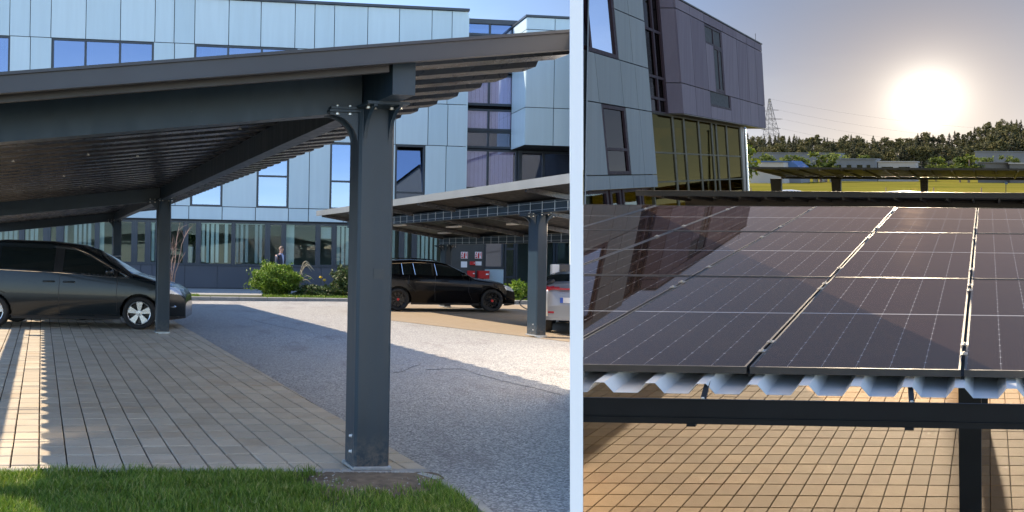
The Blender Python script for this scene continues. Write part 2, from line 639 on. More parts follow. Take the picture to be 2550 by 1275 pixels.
for kk, pts in enumerate((((1060, 920), (1150, 918), (1240, 945), (1330, 966), (1412, 986)), ((1050, 905), (1000, 925), (975, 930)), ((600, 790), (690, 812), (780, 828), (845, 850)))):
    mb = MB()
    P_ = [gnd(*q, z=-0.019) for q in pts]
    P_ = [P_[0].lerp(P_[-1], 0) if False else q for q in P_]
    fine = []
    for a_, b_ in zip(P_[:-1], P_[1:]):
        for u_ in np.linspace(0, 1, 7)[:-1]:
            q = a_.lerp(b_, u_)
            fine.append((q.x + rng.normal(0, 0.012), q.y + rng.normal(0, 0.03)))
    vs, fs = [], []
    for i_, (x_, y_) in enumerate(fine):
        w_ = 0.010 + 0.006 * rng.random()
        vs += [(x_, y_ - w_ * 1.6, -0.0185), (x_, y_ + w_ * 1.6, -0.0185)]
    fs = [(2 * i_, 2 * i_ + 2, 2 * i_ + 3, 2 * i_ + 1) for i_ in range(len(fine) - 1)]
    mb.add(vs, fs)
    structure(mb.build('crack', M['tar'], None, (fine[0][0], fine[0][1], -0.0185)))
# ---------------------------------------------------------------- paved parking area
paving = structure(flat([(-12, 4.6 + 0.2), (-2.2, 5.9), (edge_x(6.1) - 0.01, 6.1), (edge_x(26) - 0.01, 26.0), (-14, 26)], -0.016, 'parking_paving', M['joint'], (-2, 8, -0.016)))


def clip_poly(poly, p, n):
    out = []
    for i in range(len(poly)):
        a, b = poly[i], poly[(i + 1) % len(poly)]
        da, db = (a - p).dot(n), (b - p).dot(n)
        if da <= 0:
            out.append(a)
        if da * db < 0:
            out.append(a + (b - a) * (da / (da - db)))
    return out


def slab(mb, poly, z0, z1, bev):
    """chamfered paving stone over a convex polygon of 2-D vectors"""
    c = sum(poly, Vector((0, 0))) / len(poly)
    n = len(poly)
    ins = [p + (c - p).normalized() * bev * 1.5 for p in poly]
    vs = [(p.x, p.y, z0) for p in poly] + [(p.x, p.y, z1 - bev) for p in poly] + [(p.x, p.y, z1) for p in ins]
    fs = []
    for i in range(n):
        j = (i + 1) % n
        fs += [(i, j, n + j, n + i), (n + i, n + j, 2 * n + j, 2 * n + i)]
    fs.append(tuple(range(2 * n, 3 * n)))
    mb.add(vs, fs)


def area(poly):
    return 0.5 * abs(sum(poly[i].x * poly[(i + 1) % len(poly)].y - poly[(i + 1) % len(poly)].x * poly[i].y for i in range(len(poly))))


P0 = Vector((-1.782, 6.29))
SPT, SPR = 0.1955, 0.290
t2, r2 = Vector((LT.x, LT.y)), Vector((LR.x, LR.y))
en = Vector((EDGE_D.y, -EDGE_D.x)).normalized()
cells = []
NE_P = Vector((-2.2, 6.08))
NE_D = Vector((1, 0.067)).normalized()
ne = Vector((NE_D.y, -NE_D.x))
for j in range(-2, 62):
    for i in range(-26, 24):
        o = P0 + t2 * (i * SPT) + r2 * (j * SPR)
        g = 0.011
        gr = 0.028
        q = [o + t2 * g * 0.5 + r2 * gr * 0.5, o + t2 * (SPT - g * 0.5) + r2 * gr * 0.5,
             o + t2 * (SPT - g * 0.5) + r2 * (SPR - gr * 0.5), o + t2 * g * 0.5 + r2 * (SPR - gr * 0.5)]
        cx = sum(q, Vector((0, 0))) / 4
        if cx.x < -0.40 * cx.y - 0.6 or cx.x < -11:
            continue
        qc = clip_poly(q, Vector((EDGE_P.x - 0.02, EDGE_P.y)), en)
        if j < 1 and len(qc) >= 3:
            qc = clip_poly(qc, NE_P + Vector((0, 0.045)), ne)
        if len(qc) < 3 or area(qc) < 0.004:
            continue
        cells.append((cx.y + abs(cx.x) * 0.2, qc, cx, len(qc) == 4 and area(qc) > 0.98 * area(q)))
cells.sort(key=lambda c: c[0])
proto = None
rest = MB()
for k, (d, q, c, whole) in enumerate(cells):
    dz = rng.normal(0, 0.0012)
    if k < 298:
        if whole and proto is not None:
            o = link_copy(proto, paving, (c.x, c.y, dz))
        else:
            mb = MB()
            slab(mb, q, -0.05, 0.0, 0.005)
            o = mb.build('paver', M['paver'], paving, (c.x, c.y, 0))
            o.location.z += dz
            if whole:
                proto = o
        o.rotation_euler = (rng.normal(0, 0.004), rng.normal(0, 0.004), rng.normal(0, 0.004))
    else:
        slab(rest, q, -0.05, dz, 0.005)
ro = rest.build('pavers', M['paver'], paving)
ro['kind'] = 'stuff'

# edging stones between paving and turf, and the kerb that curves along the lane
edging = thing('edging', 'row of pale concrete edging stones between the left paving and the grass', 'edging', (-1, 6.1, 0))
p_a, p_b = Vector((-3.6, 5.94)), Vector((0.80, 6.235))
dirv = (p_b - p_a).normalized()
nrmv = Vector((-dirv.y, dirv.x))
n_st = 7
for k in range(n_st):
    L_ = (p_b - p_a).length / n_st
    a = p_a + dirv * (k * L_ + 0.004)
    b = p_a + dirv * ((k + 1) * L_ - 0.004)
    mb = MB()
    slab(mb, [a, b, b + nrmv * 0.085, a + nrmv * 0.085], -0.12, 0.008, 0.008)
    mb.build('edging_stone', M['concrete'], edging, (a.x, a.y, 0))
kerb = thing('kerb', 'low weathered kerb stones curving between the grass and the gravel lane', 'kerb', (0.9, 5.6, 0))
kp = [Vector((gnd(*p).x, gnd(*p).y)) for p in ((985, 1178), (1040, 1183), (1093, 1196), (1140, 1222), (1180, 1250), (1222, 1290), (1275, 1345))]
for k in range(len(kp) - 1):
    a, b = kp[k], kp[k + 1]
    d_ = (b - a).normalized()
    n_ = Vector((-d_.y, d_.x))
    a, b = a + d_ * 0.004, b - d_ * 0.004
    mb = MB()
    slab(mb, [a - n_ * 0.03, b - n_ * 0.035, b + n_ * 0.035, a + n_ * 0.03], -0.1, 0.016 + 0.006 * math.sin(k * 2.1), 0.012)
    mb.build('kerb_stone', M['concrete'], kerb, (a.x, a.y, 0))

# ---------------------------------------------------------------- grass in front, bare soil round the post
turf_edge = [(-9, 5.6), (-3.6, 5.95), (0.70, 6.235), (gnd(1085, 1197).x, gnd(1085, 1197).y), (gnd(1180, 1262).x - 0.02, gnd(1180, 1262).y), (0.9, 4.9), (0.85, 3.2), (0.6, 2.2), (-9, 2.2)]
structure(flat(turf_edge, 0.004, 'turf', M['grass_soil'], (-1, 5, 0.004)))


def grass_patch(name, poly, n, h0, h1, wmul, label, z=0.004, bare=None, seed=3, sparse_noise=True):
    r = np.random.default_rng(seed)
    xs = [p[0] for p in poly]
    ys = [p[1] for p in poly]
    pts = []
    while len(pts) < n:
        x = r.uniform(min(xs), max(xs), n)
        y = r.uniform(min(ys), max(ys), n)
        inside = np.zeros(n, bool)
        j = len(poly) - 1
        for i in range(len(poly)):
            xi, yi, xj, yj = *poly[i], *poly[j]
            if yi != yj:
                inside ^= ((yi > y) != (yj > y)) & (x < (xj - xi) * (y - yi) / (yj - yi) + xi)
            j = i
        if bare is not None:
            inside &= bare(x, y, r)
        pts.extend(zip(x[inside], y[inside]))
    P = np.array(pts[:n])
    a = r.uniform(0, 2 * np.pi, n)
    clump = 0.65 + 0.5 * (np.sin(P[:, 0] * 7.3 + 1.7 * np.sin(P[:, 1] * 5)) * np.sin(P[:, 1] * 9.1 + P[:, 0] * 3) * 0.5 + 0.5)
    h = r.uniform(h0, h1, n) * clump
    w = r.uniform(0.0016, 0.0032, n) * wmul
    lean = r.uniform(0.1, 0.9, n) * h
    la = r.uniform(0, 2 * np.pi, n)
    dx, dy = np.cos(a) * w, np.sin(a) * w
    lx, ly = np.cos(la) * lean, np.sin(la) * lean
    V = np.zeros((n, 5, 3))
    V[:, 0] = np.c_[P[:, 0] - dx, P[:, 1] - dy, np.full(n, z)]
    V[:, 1] = np.c_[P[:, 0] + dx, P[:, 1] + dy, np.full(n, z)]
    V[:, 2] = np.c_[P[:, 0] + dx * 0.8 + lx * 0.35, P[:, 1] + dy * 0.8 + ly * 0.35, z + h * 0.6]
    V[:, 3] = np.c_[P[:, 0] - dx * 0.8 + lx * 0.35, P[:, 1] - dy * 0.8 + ly * 0.35, z + h * 0.6]
    V[:, 4] = np.c_[P[:, 0] + lx, P[:, 1] + ly, z + h * 0.95]
    me = bpy.data.meshes.new(name)
    base = np.arange(n)[:, None] * 5
    quads = (base + np.array([0, 1, 2, 3])).astype(int)
    tris = (base + np.array([3, 2, 4])).astype(int)
    me.from_pydata(V.reshape(-1, 3), [], [tuple(q) for q in quads] + [tuple(t) for t in tris])
    me.materials.append(M['grass'])
    o = bpy.data.objects.new(name, me)
    COL.objects.link(o)
    tag(o, label, 'grass', kind='stuff')
    return o


SOILC = (0.36, 6.0)


def bare_fn(x, y, r):
    d = ((x - SOILC[0] - 0.02) / 0.56) ** 2 + ((y - SOILC[1] - 0.02) / 0.50) ** 2
    d += 0.35 * np.sin(x * 17 + 2) * np.sin(y * 19 + x * 6)
    thin = np.sin(x * 3.1 + 0.7) * np.sin(y * 4.3 + x * 1.7) + 0.4 * np.sin(x * 9.7 + y * 3)
    return (d > 0.9 + r.uniform(-0.35, 0.25, len(x))) & (r.random(len(x)) < 0.80 + 0.35 * thin)


grass_patch('grass', [(-3.4, 4.8), (-3.3, 5.93), (0.60, 6.17), (0.80, 6.05), (0.93, 5.35), (1.0, 4.9)], 52000, 0.035, 0.085, 1.0,
            'shaded green lawn in front of the left carport', bare=bare_fn)
mb = MB()
ring = [(SOILC[0] + 0.46 * math.cos(a) * (1 + 0.12 * math.sin(3 * a + 1)), SOILC[1] + 0.52 * math.sin(a) * (1 + 0.15 * math.sin(5 * a)), 0.006) for a in np.linspace(0, 2 * math.pi, 40, endpoint=False)]
ring = [(x, min(y, 6.215 + 0.067 * (x - 0.6)), z) for x, y, z in ring]
mb.add([(SOILC[0], SOILC[1], 0.03)] + [(x, y, z) for x, y, z in ring] + [((x + SOILC[0]) / 2, (y + SOILC[1]) / 2, 0.024) for x, y, z in ring],
       [(1 + i, 1 + (i + 1) % 40, 41 + (i + 1) % 40, 41 + i) for i in range(40)] + [(0, 41 + i, 41 + (i + 1) % 40) for i in range(40)])
structure(mb.build('soil_patch', M['soil'], None, (SOILC[0], SOILC[1], 0)))
mb = MB()
for k in range(240):
    a, rr = rng.uniform(0, 6.28), rng.uniform(0, 1) ** 0.6
    x, y = SOILC[0] + 0.42 * rr * math.cos(a), min(SOILC[1] + 0.36 * rr * math.sin(a), 6.15)
    s = rng.uniform(0.002, 0.011)
    zz = 0.018
    mb.add([(x - s, y, zz), (x + s, y + s * .3, zz), (x, y + s, zz), (x, y - s * .8, zz), (x, y, zz + s)], [(0, 3, 4), (3, 1, 4), (1, 2, 4), (2, 0, 4)])
tag(mb.build('pebbles', M['concrete'], None, (SOILC[0], SOILC[1], 0)), 'scattered small pale pebbles on the bare soil round the post', 'pebbles', kind='stuff')

# ---------------------------------------------------------------- far strip: kerb, lawn, walkway
FX = Vector((1.0, 0.113, 0)).normalized()
FY = Vector((-FX.y, FX.x, 0))
F0 = Vector((-2.912, 40.387, 0))


def fac(px, py, d=0.0):
    """facade plane pick: (s along, height)"""
    r = ray(px, py)
    p0 = F0 + FY * d
    t = (p0 - CAMP).dot(FY) / r.dot(FY)
    p = CAMP + r * t
    return (p - F0).dot(FX), p.z


def FP(s, d, z):
    return F0 + FX * s + FY * d + Vector((0, 0, z))


def strip(name, mat, d0, d1, z, s0=-30, s1=13.5):
    mb = MB(FP)
    mb.box(s0, s1, d0, d1, -0.1, z)
    return structure(mb.build(name, mat, None, FP(0, d0, 0), CLIP_L))


strip('walkway', M['walk'], -6.7, 0.3, 0.03)
far_kerb = thing('kerb', 'long pale sunlit kerb in front of the office walkway', 'kerb', FP(0, -9.2, 0))
for k in range(40):
    s0 = -26 + k * 1.0
    mb = MB(FP)
    mb.bevbox(s0 + 0.006, s0 + 0.994, -9.35, -9.2, -0.1, 0.09, 0.02)
    mb.build('kerb_stone', M['concrete'], far_kerb, FP(s0, -9.2, 0), CLIP_L)
strip('planting_strip', M['grass_soil'], -9.2, -6.7, 0.05)


def fpoly(pts):
    return [(FP(s, d, 0).x, FP(s, d, 0).y) for s, d in pts]


sA, sB = fac(655, 722, -8)[0], fac(1330, 722, -8)[0]
grass_patch('lawn', fpoly([(sA, -9.15), (sB, -9.15), (sB, -6.8), (sA, -6.8)]), 16000, 0.05, 0.14, 4.0,
            'bright sunlit grass strip in front of the office bushes', z=0.05, seed=5)
sC = fac(455, 735, -8)[0]
grass_patch('lawn', fpoly([(sC - 1.6, -9.15), (sC + 0.65, -9.15), (sC + 0.55, -7.5), (sC - 1.6, -7.4)]), 3000, 0.05, 0.12, 4.0,
            'small sunlit grass corner beside the grey car nose', z=0.05, seed=6)

# =================================================================== white wall between the two yards
WR = ray(1435.3, 637).normalized()
WR.z = 0
WR.normalize()


def wall_pt(px, y):
    r = ray(px, 637)
    return r.x * y


wall = thing('boundary_wall', 'tall narrow white rendered wall standing end-on between the two yards', 'wall', (wall_pt(1435, 3.85), 3.85, 0))
mb = MB()
y0, y1 = 3.85, 15.8
# both faces run parallel to the middle line; the end is as wide as the photographed gap
z_b, z_t = -2.6, 3.15


def xl(px, y, z):
    """x where the picture column px sits at depth y and height z"""
    v = -(z - EYE) / y * F
    return ((px - PX) / CR + v * SR / CR) / F * y


a0, a1 = xl(1419.2, y0, z_b), xl(1419.2, y0, z_t)
b0, b1 = xl(1451.8, y0, z_b), xl(1451.8, y0, z_t)
dx = (y1 - y0) * xl(1435.5, y0, EYE) / y0
sh = (xl(1435.5, y1, z_t) - xl(1435.5, y1, z_b)) - (a1 - a0)
mb.hexa([(a0, y0, z_b), (b0, y0, z_b), (b0 + dx, y1, z_b), (a0 + dx, y1, z_b), (a1, y0, z_t), (b1, y0, z_t), (b1 + dx, y1, z_t), (a1 + dx, y1, z_t)])
mb.build('wall_run', M['white_paint'], wall)
mb = MB()  # unseen walls added to keep the low sun off the left yard
xw = 15.9 * BE
mb.box(xw + 0.12, 6.9, 15.83, 15.9, -1.5, 2.48)
for (xa, ya, xb, yb) in ((6.9, 15.83, 8.15, 21.9), (8.15, 21.905, 7.2, 25.0)):
    mb.hexa([(xa, ya, -1.5), (xa + .07, ya, -1.5), (xb + .07, yb, -1.5), (xb, yb, -1.5), (xa, ya, 2.5 + (ya - 15.8) * .066), (xa + .07, ya, 2.5 + (ya - 15.8) * .066),
             (xb + .07, yb, 2.5 + (yb - 15.8) * .066), (xb, yb, 2.5 + (yb - 15.8) * .066)])
mb.box(6.47, 8.1, 22.35, 22.42, -1, 2.96)
mb.build('sun_block_wall', M['white_paint'], wall)
mb = MB()
mb.hexa([(-20 * BE + 0.02, -20, -4), (-20 * BE + 0.1, -20, -4), (3.84 * BE + 0.06, 3.84, -2.6), (3.84 * BE - 0.02, 3.84, -2.6),
         (-20 * BE + 0.02, -20, -0.05), (-20 * BE + 0.1, -20, -0.05), (3.84 * BE + 0.06, 3.84, -0.05), (3.84 * BE - 0.02, 3.84, -0.05)])
structure(mb.build('retaining_wall', M['concrete'], None, (0, 0, -1)))
# =================================================================== carports of the left yard
def frame_fn(base, T, R):
    base = Vector(base)

    def fn(t, r, z):
        return base + T * t + R * r + Vector((0, 0, z))
    return fn


def corrugated(mb, t0, t1, r0, r1, zfun, pitch, depth, crest=0.25, thick=0.004, up=True):
    """trapezoidal sheet, ribs running along t"""
    prof = []
    n = int(round((r1 - r0) / pitch))
    for k in range(n):
        r = r0 + k * pitch
        for f, h in ((0.0, 0.0), (0.42, 0.0), (0.57, 1.0), (0.85, 1.0)):
            prof.append((r + f * pitch, h * depth))
    prof.append((r0 + n * pitch, 0.0))
    vs, fs = [], []
    for (r, h) in prof:
        for t in (t0, t1):
            vs.append((t, r, zfun(t) + h))
            vs.append((t, r, zfun(t) + h + thick))
    for i in range(len(prof) - 1):
        a, b = i * 4, (i + 1) * 4
        fs += [(a, a + 2, b + 2, b), (a + 1, b + 1, b + 3, a + 3), (a, b, b + 1, a + 1), (a + 2, a + 3, b + 3, b + 2)]
    mb.add(vs, fs)


BOLT = {}


def bolts(parent, pts, r=0.011, h=0.016, axis='z'):
    key = (r, h, axis)
    for p in pts:
        if key in BOLT:
            link_copy(BOLT[key], parent, p)
        else:
            mb = MB()
            prof = [(0.0, h), (r * 0.8, h), (r, h * 0.7), (r, 0), (r * 1.5, 0), (r * 1.5, -0.003)]
            if axis == 'z':
                mb.lathe(prof, 6, lambda x, y, q: Vector(p) + Vector((x, y, q)))
            else:
                mb.lathe(prof, 6, lambda x, y, q: Vector(p) + Vector((-q, x, y)))
            BOLT[key] = mb.build('bolt', M['bolt'], parent, p)


def gusset(mb, fn, kind, s, z0, z1, reach, th):
    """concave bracket plate; kind 't' spreads along t, 'r' along r; s start offset (signed)"""
    sg = 1 if s > 0 else -1
    poly = [(s, z0)]
    for k in range(9):
        w = k / 8 * math.pi / 2
        poly.append((s + sg * reach * (1 - math.cos(w)), z0 + (z1 - z0) * math.sin(w) * 0.94))
    poly.append((s + sg * reach, z1))
    poly.append((s, z1))
    return poly


def post(cp, fn, t, r, ztop, hw=0.125, hd=0.16, plate=True, mat='anthracite', gut_t=(-1,), gut_r=(-1, 1), label=None):
    mb = MB(fn)
    c = 0.018
    sec = [(t - hw + c, r - hd), (t + hw - c, r - hd), (t + hw, r - hd + c), (t + hw, r + hd - c), (t + hw - c, r + hd), (t - hw + c, r + hd), (t - hw, r + hd - c), (t - hw, r - hd + c)]
    mb.extrude(sec, lambda u, v, d: (u, v, d), 0.035, ztop)
    o = mb.build('post', M[mat], cp, fn(t, r, 0))
    if plate:
        mb = MB(fn)
        mb.bevbox(t - hw - 0.012, t + hw + 0.012, r - hd - 0.012, r + hd + 0.012, 0.012, 0.034, 0.004)
        mb.lathe([(0.0, -0.02), (0.1, -0.02), (0.1, 0.012)], 14, lambda x, y, q: (t + x + 0.02, r + y - 0.1, q))
        mb.build('base_plate', M['zinc'], o, fn(t, r, 0.02))
        bolts(o, [fn(t - hw - 0.002, r - hd * 0.45, z) for z in (0.13, 0.24)], 0.011, 0.02, 'x')
    th = 0.012
    zt = ztop
    for sg in gut_t:
        for rr in (-hd * 0.55, hd * 0.55):
            mb = MB(fn)
            mb.extrude(gusset(mb, fn, 't', sg * hw, zt - 0.27, zt - 0.035, 0.20, th), lambda u, v, d: (t + u, r + rr + d, v), -th, th)
            mb.build('gusset', M[mat], o, fn(t + sg * hw, r + rr, zt - 0.2))
        mb = MB(fn)
        mb.box(t + sg * hw * 0.2 if sg > 0 else t - hw - 0.21, t + hw + 0.21 if sg > 0 else t - hw * 0.2, r - hd * 0.9, r + hd * 0.9, zt - 0.035, zt - 0.018)
        mb.box(t + sg * hw * 0.2 if sg > 0 else t - hw - 0.20, t + hw + 0.20 if sg > 0 else t - hw * 0.2, r - hd * 0.85, r + hd * 0.85, zt - 0.014, zt + 0.004)
        mb.build('head_plate', M[mat], o, fn(t + sg * hw, r, zt))
        bolts(o, [fn(t + sg * (hw + 0.06), r - hd * 0.65, zt + 0.004), fn(t + sg * (hw + 0.15), r - hd * 0.65, zt + 0.004)], 0.011, 0.014)
        bolts(o, [fn(t + sg * (hw + 0.06), r - hd * 0.65, zt - 0.05), fn(t + sg * (hw + 0.15), r - hd * 0.65, zt - 0.05)], 0.013, 0.014)
    for sg in gut_r:
        for tt in (-hw * 0.7, hw * 0.7):
            mb = MB(fn)
            mb.extrude(gusset(mb, fn, 'r', sg * hd, zt - 0.27, zt - 0.005, 0.19, th), lambda u, v, d: (t + tt + d, r + u, v), -th, th)
            mb.build('gusset', M[mat], o, fn(t + tt, r + sg * hd, zt - 0.2))
        mb = MB(fn)
        mb.box(t - hw * 1.15, t + hw * 1.15, r + sg * hd * 0.3 if sg > 0 else r - hd - 0.20, r + hd + 0.20 if sg > 0 else r - hd * 0.3, zt - 0.008, zt + 0.012)
        mb.build('head_plate', M[mat], o, fn(t, r + sg * hd, zt))
        for tq in (-hw * 0.9, hw * 0.85):
            bolts(o, [fn(t + tq, r + sg * (hd + 0.12), zt + 0.012)], 0.011, 0.014)
            bolts(o, [fn(t + tq, r + sg * (hd + 0.12), zt - 0.024), fn(t + tq * 0.55, r + sg * (hd + 0.10), zt - 0.024)], 0.013, 0.014)
    return o


# ---- the near carport
cp1 = thing('carport', 'dark grey steel carport with corrugated roof rising to the right over the left paving', 'carport', (0.334, 6.4, 0))
f1 = frame_fn((0.334, 6.40, 0), LT, LR)
SL1 = 0.118


def zs1(t):
    return 2.825 + SL1 * t


R_END = 22.6
r_g = -0.70
for r_ in (-0.05, 10.7, 21.25):
    post(cp1, f1, 0.0, r_, 2.57, 0.125, 0.105)
mb = MB(f1)
mb.box(-0.075, 0.075, -0.60, 22.0, 2.582, 2.582 + 0.235)
mb.build('main_beam', M['anthracite'], cp1, f1(0, 5, 2.7))
for r_ in (0.0, 10.75, 21.3):
    mb = MB(f1)
    for (a, b) in ((-0.088, -4.25),):
        mb.hexa([(b, r_ - 0.08, zs1(b) - 0.27), (a, r_ - 0.08, zs1(a) - 0.262), (a, r_ + 0.08, zs1(a) - 0.262), (b, r_ + 0.08, zs1(b) - 0.27),
                 (b, r_ - 0.08, zs1(b) - 0.004), (a, r_ - 0.08, zs1(a) - 0.004), (a, r_ + 0.08, zs1(a) - 0.004), (b, r_ + 0.08, zs1(b) - 0.004)])
    mb.build('cross_beam', M['anthracite'], cp1, f1(-2, r_, 2.4))
mb = MB(f1)
corrugated(mb, -4.2, 1.32, r_g + 0.02, R_END, zs1, 0.42, 0.072)
mb.build('roof_sheet', M['sheet_dark'], cp1, f1(0, 8, 2.85), CLIP_L)
# gable trim: a folded profile along the sheet end
mb = MB(f1)


def sl_box(mb, t0, t1, r0, r1, za, zb):
    mb.hexa([(t0, r0, zs1(t0) + za), (t1, r0, zs1(t1) + za), (t1, r1, zs1(t1) + za), (t0, r1, zs1(t0) + za),
             (t0, r0, zs1(t0) + zb), (t1, r0, zs1(t1) + zb), (t1, r1, zs1(t1) + zb), (t0, r1, zs1(t0) + zb)])


sl_box(mb, -4.25, 1.34, r_g - 0.02, r_g + 0.02, -0.045, 0.058)
sl_box(mb, -4.25, 1.34, r_g - 0.035, r_g + 0.02, 0.0585, 0.078)
sl_box(mb, -4.25, 1.34, r_g - 0.028, r_g + 0.02, -0.052, -0.046)
mb.build('gable_trim', M['trim_brown'], cp1, f1(0, r_g, 2.85), CLIP_L)
mb = MB(f1)
sl_box(mb, -4.25, -0.10, r_g + 0.10, r_g + 0.14, -0.085, -0.004)
mb.build('gable_batten', M['trim_brown'], cp1, f1(-2, r_g, 2.8))
# gutter hanging below the low eave, with its straps
mb = MB(f1)
g0, g1, gz = -4.62, -4.45, zs1(-4.3)
mb.box(g0, g0 + 0.008, r_g, R_END, gz - 0.16, gz - 0.03)
mb.box(g1 - 0.008, g1, r_g, R_END, gz - 0.16, gz - 0.05)
mb.box(g0 + 0.008, g1 - 0.008, r_g, R_END, gz - 0.16, gz - 0.152)
gut1 = mb.build('gutter', M['gutter_dark'], cp1, f1(-4.5, 5, gz - 0.1))
for k in range(16):
    mb = MB(f1)
    rr = 0.2 + k * 1.45
    mb.box(g1 + 0.001, -4.1, rr, rr + 0.03, gz - 0.05, gz - 0.044)
    mb.build('strap', M['gutter_dark'], gut1, f1(-4.3, rr, gz - 0.05))
bolts(cp1, [f1(t, r, zs1(t) - 0.012) for t, r in ((-1.4, 1.5), (-1.1, 1.5), (-2.2, 1.8), (-0.7, 2.0), (-0.4, 2.4), (-2.6, 3.6), (-1.8, 3.6), (-1.2, 4.2), (-2.0, 6.1))], 0.012, 0.012)
# plain sticker and label patch on the post face
mb = MB(f1)
mb.box(-0.012, 0.062, -0.1585, -0.1556, 1.36, 1.43)
tag_o = mb.build('label_plate', simple('post_sticker', (0.020, 0.034, 0.047), 0.42, 0, 0.05, 4, spec=0.4), [o for o in bpy.data.objects if o.name == 'post'][0], f1(0, -0.16, 1.4))

# ---- the far carport on the right of the same photograph
cp2 = thing('carport', 'light edged dark carport standing over the black estate car', 'carport', (4.37, 17.7, 0))
R2v = Vector((-0.33, 1.0, 0))
f2 = frame_fn((4.37, 17.86, 0), LT, R2v)
SL2 = -0.163


def zs2(t):
    return 2.745 + SL2 * t


ra, rb = -9.0, 10.6
for (t_, r_, zt) in ((0.0, 0.0, 2.46), (3.0, 10.2, 1.98)):
    post(cp2, f2, t_, r_, zt, 0.105, 0.17, gut_t=(-1, 1))
mb = MB(f2)
mb.hexa([(-1.0, ra, zs2(-1.0)), (3.3, ra, zs2(3.3)), (3.3, rb, zs2(3.3)), (-1.0, rb, zs2(-1.0)),
         (-1.0, ra, zs2(-1.0) + 0.05), (3.3, ra, zs2(3.3) + 0.05), (3.3, rb, zs2(3.3) + 0.05), (-1.0, rb, zs2(-1.0) + 0.05)])
mb.build('roof_deck', M['gutter_dark'], cp2, f2(1, 0, 2.7), CLIP_L)
mb = MB(f2)
mb.box(-1.05, -1.002, ra, rb + 0.02, zs2(-1.0) - 0.055, zs2(-1.0) + 0.11)
mb.box(-1.002, 3.3, rb + 0.0, rb + 0.02, 2.9 - 0.3, 2.9)if False else None
mb.build('roof_edge', M['trim_light'], cp2, f2(-1, 0, 2.9), CLIP_L)
for tt in (0.0, 3.0):
    mb = MB(f2)
    mb.box(tt - 0.09, tt + 0.09, ra, rb - 0.1, zs2(tt) - 0.255, zs2(tt) - 0.03)
    bo = mb.build('main_beam', M['anthracite'], cp2, f2(tt, 0, 2.5), CLIP_L)
    # stiffener ribs welded to the beam
    mb = MB(f2)
    for k in range(46):
        rr = rb - 0.4 - k * 0.42
        mb.box(tt - 0.098, tt - 0.0905, rr, rr + 0.012, zs2(tt) - 0.25, zs2(tt) - 0.04)
    mb.box(tt - 0.1, tt - 0.0905, ra, rb - 0.1, zs2(tt) - 0.075, zs2(tt) - 0.068)
    mb.box(tt - 0.1, tt - 0.0905, ra, rb - 0.1, zs2(tt) - 0.205, zs2(tt) - 0.198)
    so = mb.build('cable_mesh', M['zinc'], bo, f2(tt, 0, 2.5), CLIP_L)
    if so:
        so['kind'] = 'stuff'
for k in range(9):
    rr = -8.2 + k * 2.3
    mb = MB(f2)
    mb.hexa([(-0.99, rr, zs2(-0.99) - 0.1), (3.25, rr, zs2(3.25) - 0.1), (3.25, rr + 0.07, zs2(3.25) - 0.1), (-0.99, rr + 0.07, zs2(-0.99) - 0.1),
             (-0.99, rr, zs2(-0.99) - 0.003), (3.25, rr, zs2(3.25) - 0.003), (3.25, rr + 0.07, zs2(3.25) - 0.003), (-0.99, rr + 0.07, zs2(-0.99) - 0.003)])
    mb.build('rafter', M['sheet_dark'], cp2, f2(1, rr, 2.6), CLIP_L)
M['lampface'] = simple('pale_lamp_cover', (0.8, 0.8, 0.78), 0.4, 0, 0.03, 3)
for (t_, r_) in ((0.9, 8.6), (1.5, 6.4), (1.6, 3.4), (2.0, 0.6), (2.2, 8.4)):
    mb = MB(f2)
    mb.box(t_, t_ + 0.12, r_, r_ + 0.7, zs2(t_ + 0.1) - 0.06, zs2(t_ + 0.1) - 0.02)
    mb.build('ceiling_strip', M['lampface'], cp2, f2(t_, r_, 2.6), CLIP_L)

# =================================================================== cars
M['paint_grey'] = simple('dark_grey_car_paint', (0.013, 0.018, 0.021), 0.2, 0.12, 0.04, 1, spec=0.3, coat=0.3, rv=0.015)
M['paint_black'] = simple('black_car_paint', (0.003, 0.003, 0.004), 0.12, 0.0, 0.04, 1, spec=0.16, coat=0.12, rv=0.015)
M['paint_silver'] = simple('silver_car_paint', (0.27, 0.27, 0.28), 0.3, 0.3, 0.04, 1, coat=0.8, rv=0.015)
M['car_glass'] = simple('tinted_car_glass', (0.010, 0.014, 0.014), 0.05, 0.0, 0.05, 1, spec=0.6)
M['car_trim'] = simple('black_plastic_trim', (0.012, 0.012, 0.013), 0.5, 0, 0.1, 3)
M['chrome'] = simple('chrome_strip', (0.75, 0.75, 0.76), 0.12, 1.0, 0.03, 3)
M['tyre'] = simple('tyre_rubber', (0.018, 0.018, 0.018), 0.8, 0, 0.2, 10)
M['rim_silver'] = simple('alloy_rim', (0.55, 0.56, 0.57), 0.28, 0.8, 0.05, 5)
M['rim_black'] = simple('black_rim', (0.012, 0.012, 0.013), 0.3, 0.2, 0.05, 5)
M['lamp_clear'] = simple('headlight_glass', (0.55, 0.60, 0.66), 0.08, 0.3, 0.15, 12)
M['lamp_red'] = simple('tail_light_red', (0.42, 0.015, 0.03), 0.15, 0, 0.1, 6)
M['red'] = simple('signal_red', (0.55, 0.02, 0.02), 0.4, 0, 0.06, 3)
M['plate_white'] = simple('plate_white', (0.8, 0.8, 0.8), 0.4, 0, 0.03, 3)
M['plate_blue'] = simple('plate_blue', (0.03, 0.10, 0.5), 0.4, 0, 0.03, 3)


def inpoly(x, z, poly):
    ins = np.zeros(x.shape, bool)
    j = len(poly) - 1
    for i in range(len(poly)):
        xi, zi = poly[i]
        xj, zj = poly[j]
        if zi != zj:
            ins ^= ((zi > z) != (zj > z)) & (x < (xj - xi) * (z - zi) / (zj - zi) + xi)
        j = i
    return ins


